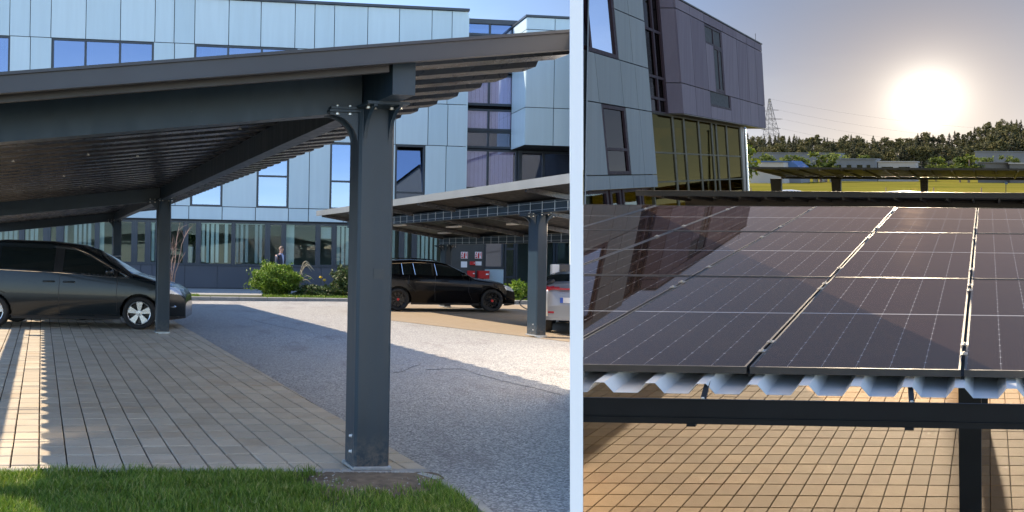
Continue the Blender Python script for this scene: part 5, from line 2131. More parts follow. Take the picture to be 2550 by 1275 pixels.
def panel_mat():
    m = NT('solar_cells_under_glass')
    uv = m.new('ShaderNodeUVMap').outputs[0]
    sx = m.new('ShaderNodeSeparateXYZ')
    m.l.new(uv, sx.inputs[0])
    u, v = sx.outputs[0], sx.outputs[1]

    def line(coord, period, width):
        f = m.math('FRACT', m.math('DIVIDE', coord, period))
        d = m.math('MINIMUM', f, m.math('SUBTRACT', 1.0, f))
        return m.math('LESS_THAN', d, width / period / 2)
    col_line = line(u, 1.0, 0.014)
    cell_line = line(v, 1.0, 0.010)
    bus = line(m.math('ADD', u, 0.05), 0.1, 0.010)
    mid = m.math('LESS_THAN', m.math('ABSOLUTE', m.math('SUBTRACT', v, 10.0)), 0.075)
    diam = m.math('LESS_THAN', m.math('ADD', m.math('MULTIPLY', m.math('ABSOLUTE', m.math('SUBTRACT', m.math('FRACT', m.math('ADD', u, 0.5)), 0.5)), 1.0),
                                      m.math('MULTIPLY', m.math('ABSOLUTE', m.math('SUBTRACT', m.math('FRACT', m.math('ADD', v, 0.5)), 0.5)), 0.6)), 0.045)
    r = m.rnd()
    base = m.mix(r, (0.021, 0.013, 0.008), (0.026, 0.015, 0.013))
    cl = m.new('ShaderNodeTexNoise')
    m.l.new(uv, cl.inputs['Vector'])
    cl.inputs['Scale'].default_value = 0.5
    base = m.mix(m.maprange(cl.outputs['Fac'], 0.35, 0.7, 0, 0.6), base, (0.028, 0.018, 0.012))
    c = m.mix(m.math('MULTIPLY', bus, 0.10), base, (0.25, 0.24, 0.25))
    c = m.mix(m.math('MULTIPLY', cell_line, 0.16), c, (0.3, 0.3, 0.3))
    c = m.mix(m.math('MULTIPLY', col_line, 0.42), c, (0.42, 0.42, 0.43))
    c = m.mix(m.math('MULTIPLY', diam, 0.4), c, (0.5, 0.5, 0.5))
    c = m.mix(m.math('MULTIPLY', mid, 0.6), c, (0.5, 0.5, 0.5))
    dust = m.noise(m.pos(), 55, 3, 0.75)
    sp = m.math('GREATER_THAN', dust, 0.79)
    c = m.mix(m.math('MULTIPLY', sp, 0.12), c, (0.45, 0.38, 0.3))
    m.put(m.b.inputs['Base Color'], c)
    film = m.noise(m.pos(), 2.2, 4)
    m.put(m.b.inputs['Roughness'], m.maprange(film, 0.3, 0.7, 0.014, 0.022))
    m.b.inputs['Specular Tint'].default_value = (1.0, 0.66, 0.56, 1)
    m.b.inputs['IOR'].default_value = 1.12
    m.b.inputs['Specular IOR Level'].default_value = 0.0
    ge = m.new('ShaderNodeNewGeometry')
    dp = m.new('ShaderNodeVectorMath', operation='DOT_PRODUCT')
    m.l.new(ge.outputs['Incoming'], dp.inputs[0])
    m.l.new(ge.outputs['Normal'], dp.inputs[1])
    fac = m.math('ADD', m.math('MULTIPLY', m.math('POWER', m.math('SUBTRACT', 1.0, m.math('ABSOLUTE', dp.outputs['Value'])), 5.0), 0.80), 0.012)
    gl = m.new('ShaderNodeBsdfGlossy')
    m.put(gl.inputs['Color'], (1.0, 0.78, 0.66))
    m.put(gl.inputs['Roughness'], m.maprange(film, 0.3, 0.7, 0.014, 0.022))
    mx = m.new('ShaderNodeMixShader')
    m.l.new(fac, mx.inputs[0])
    m.l.new(m.b.outputs[0], mx.inputs[1])
    m.l.new(gl.outputs[0], mx.inputs[2])
    m.l.new(mx.outputs[0], m.out.inputs[0])
    return m.mat


M['cells'] = panel_mat()
M['panel_frame'] = simple('anodised_panel_frame', (0.035, 0.03, 0.026), 0.5, 0.0, 0.08, 3)
M['clamp'] = simple('steel_clamp', (0.35, 0.32, 0.28), 0.35, 0.8, 0.1, 9)
M['sheet_blue'] = simple('pale_blue_grey_coated_sheet', (0.66, 0.66, 0.65), 0.36, 0.1, 0.08, 1.4)
srow = [solve3(2140, y, 'R', 2, 0)[1] for y in (919, 691.5, 578.5, 515.5)]
acols = [-0.1 + k * 1.1 for k in range(-7, 3)]
GAPA, GAPS = 0.009, 0.009
FR = 0.012
pproto = None
for si in range(3):
    for a0_ in acols[:-1]:
        a1_ = a0_ + 1.1
        w0 = RR(a1_, srow[si], 0)
        w1 = RR(a1_, srow[si + 1], 0)
        if max(w0.x / w0.y, w1.x / w1.y) < BR:
            continue
        A0, A1, s0_, s1_ = a0_ + GAPA, a1_ - GAPA, srow[si] + (GAPS if si else 0), srow[si + 1] - GAPS
        tilt = rng.normal(0, 0.0015)

        def fr(a, s, n, t=tilt, sm=s0_):
            return RR(a, s, n + t * (s - sm))
        mb = MB(fr)
        mb.add([(A0 + FR, s0_ + FR, 0), (A1 - FR, s0_ + FR, 0), (A1 - FR, s1_ - FR, 0), (A0 + FR, s1_ - FR, 0)], [(0, 1, 2, 3)])
        mb.uv = [(0, 0), (6, 0), (6, 20), (0, 20)]
        org = RR((A0 + A1) / 2, (s0_ + s1_) / 2, 0)
        cut = min(RR(A0, q, 0).x / RR(A0, q, 0).y for q in (s0_, s1_)) < BR + 0.02
        po = mb.build('solar_panel', M['cells'], sc, org, CLIP_R if cut else None)
        if not po:
            continue
        mb = MB(fr)
        h0, h1 = -0.036, 0.003
        mb.box(A0, A1, s0_, s0_ + FR, h0, h1)
        mb.box(A0, A1, s1_ - FR, s1_, h0, h1)
        mb.box(A0, A0 + FR, s0_ + FR, s1_ - FR, h0, h1)
        mb.box(A1 - FR, A1, s0_ + FR, s1_ - FR, h0, h1)
        mb.add([(A0 + FR, s0_ + FR, -0.03), (A1 - FR, s0_ + FR, -0.03), (A1 - FR, s1_ - FR, -0.03), (A0 + FR, s1_ - FR, -0.03)], [(0, 1, 2, 3)])
        mb.build('panel_frame', M['panel_frame'], po, org, CLIP_R)
for a_ in acols[1:-1]:
    for si in range(3):
        for f_ in (0.11, 0.19, 0.80, 0.88) if si == 0 else (0.14, 0.82):
            s_ = srow[si] + (srow[si + 1] - srow[si]) * f_
            w0 = RR(a_, s_, 0)
            if w0.x / w0.y < BR + 0.01:
                continue
            mb = MB(RR)
            mb.box(a_ - 0.02, a_ + 0.02, s_, s_ + 0.05, 0.0035, 0.008)
            mb.lathe([(0, 0.017), (0.007, 0.017), (0.008, 0.008)], 6, lambda x, y, q: (a_ + x, s_ + 0.025 + y, q))
            mb.build('clamp', M['clamp'], sc, RR(a_, s_, 0.004))
    # mounting rail glimpsed in the gap between two columns
    mb = MB(RR)
    mb.box(a_ - 0.009, a_ + 0.009, srow[0] + 0.02, srow[3], -0.056, -0.036)
    mb.build('mounting_rail', M['gutter_dark'], sc, RR(a_, srow[0], -0.05), CLIP_R)
# corrugated sheet below the panels
NC, DEP = -0.058, 0.055
s_e = solve3(2130, 961, 'R', 2, NC)[1]
a_c = solve3(2130, 961, 'R', 2, NC)[0]
a_c2 = solve3(2000, 961, 'R', 2, NC)[0]
pit = a_c - a_c2
mb = MB(RR)
prof = []
for k in range(-16, 14):
    a = a_c + k * pit
    prof += [(a - 0.025, 0), (a + 0.025, 0), (a + 0.068, -DEP), (a + pit - 0.068, -DEP)]
vs, fs = [], []
for (a, h) in prof:
    for s_ in (s_e, s_e + 0.9, srow[3] + 0.1):
        vs += [(a, s_, NC + h), (a, s_, NC + h - 0.0025)]
for i in range(len(prof) - 1):
    A_, B_ = i * 6, (i + 1) * 6
    for q in (0, 2):
        fs += [(A_ + q, A_ + q + 2, B_ + q + 2, B_ + q), (A_ + q + 1, B_ + q + 1, B_ + q + 3, A_ + q + 3)]
    fs.append((A_, B_, B_ + 1, A_ + 1))
mb.add(vs, fs)
mb.build('roof_sheet', M['sheet_blue'], sc, RR(a_c, s_e, NC), CLIP_R)
# gutter and straps
s_g = s_e - 0.16
n_t = solve3(2000, 1000, 'R', 1, s_g)[2]
n_m = solve3(2000, 1044, 'R', 1, s_g)[2]
n_b = solve3(2000, 1061, 'R', 1, s_g)[2]
mb = MB(RR)
mb.box(-6, 2.6, s_g, s_g + 0.004, n_m, n_t)
mb.box(-6, 2.6, s_g - 0.008, s_g + 0.004, n_t + 0.0005, n_t + 0.005)
mb.box(-6, 2.6, s_g - 0.006, s_g + 0.004, n_m - 0.006, n_m - 0.0005)
mb.box(-6, 2.6, s_g + 0.002, s_g + 0.006, n_b, n_m - 0.0065)
mb.box(-6, 2.6, s_g + 0.0065, s_g + 0.13, n_b, n_b + 0.004)
mb.box(-6, 2.6, s_g + 0.1305, s_g + 0.134, n_b, n_t - 0.045)
gu = mb.build('gutter', M['gutter_dark'], sc, RR(-1, s_g, n_m), CLIP_R)
for px_ in (1743, 2264):
    a_ = solve3(px_, 965, 'R', 2, NC)[0]
    ag = solve3(px_ + 6, 1004, 'R', 1, s_g)[0]
    mb = MB(RR)
    w_ = 0.014
    mb.hexa([(a_ - w_, s_e + 0.06, NC - 0.012), (a_ + w_, s_e + 0.06, NC - 0.012), (ag + w_, s_g + 0.01, n_t - 0.012), (ag - w_, s_g + 0.01, n_t - 0.012),
             (a_ - w_, s_e + 0.06, NC - 0.004), (a_ + w_, s_e + 0.06, NC - 0.004), (ag + w_, s_g + 0.01, n_t - 0.004), (ag - w_, s_g + 0.01, n_t - 0.004)])
    so = mb.build('strap', M['gutter_dark'], gu, RR(a_, s_e, NC))
    mb = MB(RR)
    mb.lathe([(0, 0.012), (0.008, 0.012), (0.009, 0)], 6, lambda x, y, q: (ag + x, s_g + 0.012 + y, n_t - 0.003 + q))
    mb.build('bolt', M['bolt'], so, RR(ag, s_g, n_t))
    a_j = solve3(px_ - 22 if px_ < 2000 else px_, 1060, 'R', 1, s_g)[0]
    mb = MB(RR)
    mb.box(a_j - 0.022, a_j + 0.022, s_g - 0.004, s_g + 0.02, n_b - 0.012, n_b - 0.0005)
    mb.build('gutter_joint', M['gutter_dark'], gu, RR(a_j, s_g, n_b))


def rpost(cp, px, b, wd, ctop, mat='gutter_dark', dep=0.24, py=1150):
    a = solve3(px, py, 'S', 1, b)[0]
    mb = MB(RS)
    mb.box(a - wd / 2, a + wd / 2, b, b + dep, 0.0, ctop)
    o = mb.build('post', M[mat], cp, RS(a, b, 0))
    mb = MB(RS)
    mb.box(a - wd / 2 - 0.02, a + wd / 2 + 0.02, b - 0.02, b + dep + 0.02, 0.016, 0.034)
    mb.build('base_plate', M['zinc'], o, RS(a, b, 0))
    return a


for px_, b_, wd in ((2416, 8.25, 0.20), (2441, 11.6, 0.20)):
    a_ = solve3(px_, 1150, 'S', 1, b_)[0]
    p_ = RS(a_, b_, 0)
    # reach up to the underside of the roof
    q_ = QO.z + 0
    for ct in np.linspace(1.5, 4.5, 200):
        w_ = RS(a_, b_ + 0.24, ct)
        m_ = Matrix((E1, QE2, E3)).transposed()
        rr_ = m_.inverted() @ (w_ - QO)
        if rr_.z > NC - DEP - 0.02:
            break
    rpost(sc, px_, b_, wd, ct)
mb = MB(RR)
for s_ in (7.9, 11.0):
    mb.box(-6, 2.4, s_, s_ + 0.12, NC - DEP - 0.2, NC - DEP - 0.004)
mb.build('main_beam', M['gutter_dark'], sc, RR(-1, 8, -0.3), CLIP_R)

# ---------------------------------------------------------------- carport one row further (seen edge-on)
nc = thing('carport', 'long low dark carport roof right behind the solar panels', 'carport', RS(0, 23, 0))
M['umber'] = simple('brown_dark_steel', (0.022, 0.017, 0.012), 0.55, 0.0, 0.15, 1.5, spec=0.25)
bN, bN2 = 22.0, 28.0
aN = solve3(1583, 484, 'S', 1, bN)[0]
c_t, c_m = solve3(2000, 478.5, 'S', 1, bN)[2], solve3(2000, 490.5, 'S', 1, bN)[2]
c_f = solve3(2000, 511, 'S', 1, bN2)[2]
mb = MB(RS)
mb.box(aN, 12, bN, bN + 0.05, c_m, c_t)
mb.box(aN, 12, bN - 0.012, bN + 0.05, c_t + 0.001, c_t + 0.02)
mb.build('fascia', M['umber'], nc, RS(0, bN, c_m), CLIP_R)
mb = MB(RS)
mb.hexa([(aN, bN + 0.06, c_m + 0.02), (12, bN + 0.06, c_m + 0.02), (12, bN2, c_f + 0.03), (aN, bN2, c_f + 0.03),
         (aN, bN + 0.06, c_m + 0.06), (12, bN + 0.06, c_m + 0.06), (12, bN2, c_f + 0.07), (aN, bN2, c_f + 0.07)])
mb.build('roof_deck', M['umber'], nc, RS(0, 25, c_m), CLIP_R)
for b_, cc in ((24.0, 0.28), (27.7, 0.27)):
    q = c_m + (c_f - c_m) * (b_ - bN) / (bN2 - bN)
    mb = MB(RS)
    mb.box(aN + 0.5, 12, b_, b_ + 0.15, q - cc + 0.03, q + 0.015)
    mb.build('main_beam', M['umber'], nc, RS(0, b_, q), CLIP_R)
for px_ in (1720, 2349):
    a_ = solve3(px_, 520, 'S', 1, 24.0)[0]
    rpost(nc, px_, 24.0, 0.25, c_m - 0.26, 'umber', 0.15, 520)
for k in range(22):
    mb = MB(RS)
    a_ = aN + 0.6 + k * 0.62
    qa, qb = c_m, c_f
    mb.hexa([(a_, bN + .08, qa - 0.06), (a_ + .05, bN + .08, qa - 0.06), (a_ + .05, bN2 - .02, qb - 0.06), (a_, bN2 - .02, qb - 0.06),
             (a_, bN + .08, qa + 0.017), (a_ + .05, bN + .08, qa + 0.017), (a_ + .05, bN2 - .02, qb + 0.027), (a_, bN2 - .02, qb + 0.027)])
    mb.build('rafter', M['umber'], nc, RS(a_, bN, qa), CLIP_R)

# ---------------------------------------------------------------- far carport with slanting posts
fc = thing('carport', 'far dark carport on broad posts in front of the meadow', 'carport', RS(4, 46, 0))
bF, bF2 = 60.0, 69.5
aF = solve3(1864, 425, 'S', 1, bF)[0]
aFr = 44.0
ctF = solve3(2200, 417.5, 'S', 1, bF)[2]
cmF = solve3(2200, 422.5, 'S', 1, bF)[2]
cfF = solve3(2200, 443, 'S', 1, bF2)[2]
mb = MB(RS)
mb.box(aF, aFr, bF, bF + 0.06, cmF, ctF)
mb.build('fascia', M['umber'], fc, RS(aF, bF, cmF), CLIP_R)
mb = MB(RS)
mb.hexa([(aF, bF + .07, cmF + .02), (aFr, bF + .07, cmF + .02), (aFr, bF2, cfF + .1), (aF, bF2, cfF + .1),
         (aF, bF + .07, cmF + .08), (aFr, bF + .07, cmF + .08), (aFr, bF2, cfF + .16), (aF, bF2, cfF + .16)])
mb.build('roof_deck', M['umber'], fc, RS(aF, bF, cmF), CLIP_R)
mb = MB(RS)
mb.box(aF, aFr, bF2 - 0.25, bF2, cfF - 0.12, cfF + 0.09)
mb.build('main_beam', M['umber'], fc, RS(aF, bF2, cfF), CLIP_R)
M['worn_brown'] = simple('light_brown_steel', (0.11, 0.09, 0.07), 0.5, 0, 0.1, 2)
for k in range(28):
    a_ = aF + 0.3 + k * 1.45
    mb = MB(RS)
    mb.hexa([(a_, bF + .1, cmF - .09), (a_ + .10, bF + .1, cmF - .09), (a_ + .10, bF2 - .3, cfF - .03), (a_, bF2 - .3, cfF - .03),
             (a_, bF + .1, cmF + .018), (a_ + .10, bF + .1, cmF + .018), (a_ + .10, bF2 - .3, cfF + .09), (a_, bF2 - .3, cfF + .09)])
    mb.build('rafter', M['umber' if k % 3 else 'worn_brown'], fc, RS(a_, bF, cmF), CLIP_R)
for k in range(40):
    a_ = aF + 1.0 + k * 1.0
    f_ = 0.25 + 0.5 * ((k * 7) % 5) / 5
    q = cmF + (cfF - cmF) * f_ + 0.015
    mb = MB(RS)
    mb.box(a_, a_ + 0.5, bF + (bF2 - bF) * f_, bF + (bF2 - bF) * f_ + 0.06, q - 0.1, q - 0.03)
    mb.build('purlin', M['worn_brown'], fc, RS(a_, bF, q), CLIP_R)
for px_, wt in ((1932, 0.84), (2082, 0.74), (2301, 0.60)):
    a_ = solve3(px_, 460, 'S', 1, bF2 - 0.6)[0]
    mb = MB(RS)
    b_ = bF2 - 0.6
    wb = wt * 0.72
    mb.hexa([(a_ - wb / 2, b_, 0), (a_ + wb / 2, b_, 0), (a_ + wb / 2, b_ + .55, 0), (a_ - wb / 2, b_ + .55, 0),
             (a_ - wt / 2, b_, cfF - .11), (a_ + wt / 2, b_, cfF - .11), (a_ + wt / 2, b_ + .4, cfF - .11), (a_ - wt / 2, b_ + .4, cfF - .11)])
    mb.build('post', M['umber'], fc, RS(a_, b_, 0))

# =================================================================== office building on the right
AA, AB, AC = -11.4, -11.02, -11.56
rb_ = thing('office_building', 'angular grey office building with an overhanging upper floor above a glass hall', 'building', RS(AA, 32, 0))


def rp(px, py, a=AA):
    p = solve3(px, py, 'S', 0, a)
    return p[1], p[2]


def rpanel(b0, b1, c0, c1, a=AA, mat='facade_right', g=0.016, th=0.06, name='cladding_panel'):
    mb = MB(RS)
    j = rng.normal(0, 0.0015)
    mb.box(a - th, a + j, b0 + g, b1 - g, c0 + g, c1 - g)
    return mb.build(name, M[mat], rb_, RS(a, (b0 + b1) / 2, c0), CLIP_R)


def rwindow(b0, b1, c0, c1, a, glass, mull=(), trans=(), fw=0.10, frame='frame_black', back=True, deep=0.08, bmul=1.35):
    mb = MB(RS)
    a0, a1 = a - deep - 0.06, a - 0.012
    fb = fw * bmul
    mb.box(a0, a1, b0, b1, c0, c0 + fw)
    mb.box(a0, a1, b0, b1, c1 - fw, c1)
    mb.box(a0, a1, b0, b0 + fb, c0 + fw, c1 - fw)
    mb.box(a0, a1, b1 - fb, b1, c0 + fw, c1 - fw)
    cuts = [b0 + fb] + list(mull) + [b1 - fb]
    for m_ in mull:
        mb.box(a0 + .002, a1 - .002, m_ - fb * .4, m_ + fb * .4, c0 + fw, c1 - fw)
    for t_ in trans:
        for p, q in zip(cuts[:-1], cuts[1:]):
            mb.box(a0 + .004, a1 - .004, p + (fb * .4 if p in mull else 0), q - (fb * .4 if q in mull else 0), t_ - fw * .4, t_ + fw * .4)
    w = mb.build('window', M[frame], rb_, RS(a, b0, c0), CLIP_R)
    if not w:
        return
    cs = [c0 + fw] + list(trans) + [c1 - fw]
    for p, q in zip(cuts[:-1], cuts[1:]):
        for u_, v_ in zip(cs[:-1], cs[1:]):
            mb = MB(RS)
            mb.box(a - deep - 0.01, a - deep, p, q, u_, v_)
            mb.build('pane', M[glass], w, RS(a, p, u_), CLIP_R)
    return w


M['glass_sky'] = glass_mat('sky_reflecting_glass', None, 0.01, (0.25, 0.27, 0.32), 0.62, (0.86, 0.9, 1.0))
M['glass_brown'] = glass_mat('brown_dark_glass', None, 0.02, (0.10, 0.085, 0.07), 0.05, (0.30, 0.26, 0.24))
bE = rp(1640, 475)[0]
bL = 23.5
cTop = 9.75
c1_, c2_, c3_, c4_ = 2.72, 3.18, 5.41, 6.91
mb = MB(RS)
mb.box(-30, AA - 0.30, bL, bE - 0.02, c1_ + 0.02, cTop - 0.05)
mb.build('wall', M['dark_void'], rb_, RS(AA, bL, c1_), CLIP_R)
# base strip and panels, row by row
for c0, c1, xs, y_ in ((c1_, c2_, [1425, 1518, 1577, 1607], 450),):
    bs = [rp(x, y_)[0] for x in xs] + [bE]
    for p, q in zip(bs[:-1], bs[1:]):
        rpanel(p, q, c0, c1)
w0, w1 = rp(1506, 350)[0], rp(1565.5, 350)[0]
rpanel(bL, w0, c2_, c3_)
rwindow(w0, w1, c2_ + 0.02, c3_ - 0.02, AA, 'glass_brown', trans=[rp(1540, 372)[1]], fw=0.11)
j1 = rp(1599, 350)[0]
rpanel(w1, j1, c2_, c3_)
rpanel(j1, bE, c2_, c3_)
bs = [bL] + [rp(x, y)[0] for x, y in ((1481, 135), (1544, 153), (1581, 167))] + [bE]
for p, q in zip(bs[:-1], bs[1:]):
    rpanel(p, q, c3_, c4_)
w1 = rp(1541.5, 148)[0]
rwindow(bL, w1, c4_ + 0.01, c4_ + 2.55, AA, 'glass_sky', mull=[rp(1471, 90)[0]], fw=0.13)
rpanel(bL, w1, c4_ + 2.56, cTop)
j1 = rp(1568, 60)[0]
ch = rp(1599, 51)[1]
for p, q in ((w1, j1), (j1, bE)):
    rpanel(p, q, c4_, ch)
    rpanel(p, q, ch, cTop)
# ground floor of the left wing, set back
mb = MB(RS)
mb.box(-30, AA - 2.5, bL, bE, 0, c1_ + 0.015)
mb.build('room_wall', M['room'], rb_, RS(AA - 3, bL, 0), CLIP_R)
for p, q in ((1430, 1517), (1522, 1549), (1553, 1598), (1601, 1646)):
    rwindow(rp(p, 497, AA - .35)[0], rp(q, 497, AA - .35)[0], 0.1, c1_ - 0.03, AA - 0.35, 'glass_clear', frame='frame_black')

# dark glazed slot between the two volumes
bB1, cB0 = rp(1702.5, 283, AB)
cBt = rp(1700, 0.5, AB)[1]
bB2 = rp(1902, 210, AB)[0]
sl0, sl1 = bE + 0.03, bB1 - 0.02
rwindow(sl0, sl1, cB0 - 0.1, cTop, AC, 'glass_brown', mull=[(sl0 + sl1) / 2 + 0.2], trans=[rp(1625, 70)[1], rp(1640, 190)[1], rp(1650, 245)[1]], fw=0.12)
# overhanging volume
mb = MB(RS)
mb.box(-22, AB - 0.07, bB1 + 0.07, bB2, cB0 + 0.03, cBt - 0.06)
mb.build('upper_volume', M['dark_void'], rb_, RS(AB, bB1, cB0), CLIP_R)
for c0, c1 in ((cB0, 6.62), (6.62, rp(1677, 17, AB)[1]), (rp(1677, 17, AB)[1], cBt - 0.06)):
    mb = MB(RS)
    mb.box(AC - 0.02, AB - 0.065, bB1, bB1 + 0.06, c0 + .016, c1 - .016)
    mb.build('cladding_panel', M['facade_box'], rb_, RS(AB - .2, bB1, c0), CLIP_R)
cj1, cj2 = 6.62, rp(1677, 17, AB)[1]
X = lambda x, y: rp(x, y, AB)[0]
wl, wm, wr = X(1756, 90), X(1779, 160), X(1802, 160)
wlb, wrb = X(1769, 245), X(1820, 250)
wt, wst = rp(1757, 64, AB)[1], rp(1778, 115, AB)[1]
wsb, wb = rp(1772, 221, AB)[1], rp(1770, 263, AB)[1]
j0 = X(1727, 160)
j3, j4, j5 = X(1837, 160), X(1862, 160), X(1884, 200)
# top band
bsT = [bB1, X(1717, 20), X(1752, 40), X(1800, 75), j3, j4, j5, bB2]
for p, q in zip(bsT[:-1], bsT[1:]):
    rpanel(p, q, max(cj2, wt) if wl - .5 < p < wr - .3 else cj2, cBt - 0.06, AB, 'facade_box', th=0.05)
for p, q in ((bB1, j0), (j0, wl)):
    rpanel(p, q, cj1, cj2, AB, 'facade_box')
rpanel(wl, wm, cj1, wst, AB, 'facade_box')
rpanel(wr, j3, cj1, cj2, AB, 'facade_box')
for p, q in ((j3, j4), (j4, j5), (j5, bB2)):
    rpanel(p, q, cj1, cj2, AB, 'facade_box')
for p, q in ((bB1, j0), (j0, wlb)):
    rpanel(p, q, cB0, cj1, AB, 'facade_box')
rpanel(wlb, wrb, cB0, wb, AB, 'facade_box')
for p, q in ((wrb, j3), (j3, j4), (j4, j5), (j5, bB2)):
    rpanel(p, q, cB0, cj1, AB, 'facade_box')
rpanel(wlb, wm - 0.0, wsb, cj1, AB, 'facade_box') if wm - wlb > .1 and cj1 - wsb > .06 else None
rpanel(wr, wrb, wsb, cj1, AB, 'facade_box') if wrb - wr > .1 and cj1 - wsb > .06 else None
# stepped slit window of the overhang
rwindow(wl, wr, wst, max(cj2, wt) - .01, AB - .02, 'glass_sky', mull=[wm + 0.2], fw=0.09, deep=0.14)
rwindow(wm, wr, wsb, wst - 0.005, AB - .02, 'glass_brown', mull=[wm + 0.75], fw=0.09, deep=0.14)
rwindow(wlb, wrb, wb, wsb - 0.005, AB - .02, 'glass_brown', mull=[], fw=0.09, deep=0.14)
mb = MB(RS)
mb.box(AC - 3, AB + 0.03, bB1 - 0.03, bB2 + 0.04, cBt - 0.055, cBt + 0.0)
mb.build('parapet_cap', M['umber'], rb_, RS(AB, bB1, cBt), CLIP_R)
mb = MB(RS)
mb.box(-22, AB - 0.01, bB1 + 0.05, bB2 - 0.02, cB0 - 0.02, cB0 - 0.002)
mb.build('soffit', M['worn_brown'], rb_, RS(AB, bB1, cB0), CLIP_R)
mb = MB(RS)
mb.tube([(AB - .2, bB2 - .3, cBt), (AB - .2, bB2 - .3, cBt + 0.45)], 0.012, 5)
mb.build('lightning_rod', M['umber'], rb_, RS(AB - .2, bB2 - .3, cBt))

# glass hall below the overhang
AG = AC
cuts_px = [1644, 1684, 1711, 1747, 1779, 1790, 1815, 1848]
bh = [rp(x, 400, AG)[0] for x in cuts_px]
cT = cB0 - 0.03
tr = [rp(1750, 449, AG)[1], rp(1750, 385, AG)[1]]
hall = [bE + 0.03] + bh[1:]
M['brass'] = simple('olive_brown_mullion', (0.04, 0.033, 0.016), 0.5, 0.0, 0.12, 2, spec=0.1)
for p, q in zip(hall[:-1], hall[1:]):
    rwindow(p, q, 0.08, cT, AG, 'glass_hall', trans=tr, fw=0.07, frame='brass', deep=0.05)
# far side and end of the hall
bEnd = hall[-1]
for q in range(3):
    a0, a1 = AG - 0.2 - q * 2.4, AG - 0.2 - (q + 1) * 2.4
    mb = MB(RS)
    for (x0, x1, z0, z1) in ((a1, a0, 0.0, 0.08), (a1, a0, cT - .08, cT), (a1, a1 + .08, .081, cT - .081), (a1 + .081, a0, tr[1] - .04, tr[1] + .04), (a1 + .081, a0, tr[0] - .04, tr[0] + .04)):
        mb.box(x0, x1, bEnd - 0.12, bEnd - 0.02, z0, z1)
    w = mb.build('window', M['brass'], rb_, RS(a0, bEnd, 0), CLIP_R)
    mb = MB(RS)
    mb.box(a1, a0, bEnd - 0.075, bEnd - 0.065, 0.1, cT - 0.1)
    mb.build('pane', M['glass_hall'], w, RS(a0, bEnd, 0.1), CLIP_R)
mb = MB(RS)
for k in range(6):
    b_ = hall[0] + (bEnd - hall[0]) * k / 5
    mb.box(AG - 7.6, AG - 7.5, b_ - .1, b_ + .1, 0, cT)
mb.box(AG - 7.6, AG - 7.5, hall[0], bEnd, tr[1] - .05, tr[1] + .05)
mb.box(AG - 7.6, AG - 7.5, hall[0], bEnd, tr[0] - .05, tr[0] + .05)
mb.build('rear_mullion', M['brass'], rb_, RS(AG - 7.5, hall[0], 0), CLIP_R)
mb = MB(RS)
mb.box(AG - 7.4, AG - 0.1, hall[0], bEnd - 0.13, 0.0, 0.05)
mb.build('hall_floor', M['concrete'], rb_, RS(AG - 3, hall[0], 0), CLIP_R)
mb = MB(RS)
mb.box(AG - 0.35, AG + 0.02, bEnd + 0.01, bEnd + 0.5, 0.0, cT)
mb.build('column', M['worn_brown'], rb_, RS(AG, bEnd, 0), CLIP_R)
mb = MB(RS)
mb.box(-22, AG - 7.7, bE, bEnd, 0, 0.9)
mb.build('parapet_wall', M['worn_brown'], rb_, RS(AG - 8, bE, 0), CLIP_R)

mb = MB()  # unseen wall added to stop the low sun leaking past the hall
k0, k1 = ray(1453.5, 640), ray(1456.5, 640)
for (ya, yb, za, zb) in ((24.6, 32.2, 10.35, 11.25), (32.2, 36.0, 11.0, 11.5), (36.0, 52.0, 11.5, 12.5)):
    mb.hexa([(k0.x * ya, ya, -1), (k1.x * ya, ya, -1), (k1.x * yb, yb, -1), (k0.x * yb, yb, -1), (k0.x * ya, ya, za), (k1.x * ya, ya, za), (k1.x * yb, yb, zb), (k0.x * yb, yb, zb)])
mb.build('sun_block_flank', M['facade_right'], rb_, (k0.x * 40, 40, 0))

# flagpole beside the hall
fb = solve3(1861, 473, 'S', 1, 40)
root = thing('flagpole', 'slim pale flagpole standing at the corner of the glass hall', 'flagpole', RS(fb[0], 40, 0))
mb = MB()
pb, pt = RS(fb[0], 40, 0), at(1855, 322, RS(fb[0], 40, 0).y - 0.6)
mb.tube([pb, pb.lerp(pt, .5), pt], [0.075, 0.065, 0.05], 10)
mb.build('pole', M['zinc'], root)
mb = MB()
mb.tube([pt, pt + Vector((0, 0, .05)), pt + Vector((0, 0, .1))], [0.05, 0.07, 0.02], 8)
mb.build('finial', M['zinc'], root)

# =================================================================== beyond the meadow
M['shed_grey'] = simple('grey_shed_wall', (0.13, 0.13, 0.145), 0.7, 0, 0.08, 0.3)
M['shed_white'] = simple('white_shed_wall', (0.34, 0.30, 0.27), 0.7, 0, 0.06, 0.3)
M['shed_blue'] = simple('blue_shed_roof', (0.08, 0.13, 0.25), 0.9, 0, 0.1, 0.3, spec=0.05)
M['shed_dark'] = simple('dark_shed_wall', (0.09, 0.08, 0.075), 0.7, 0, 0.1, 0.3)


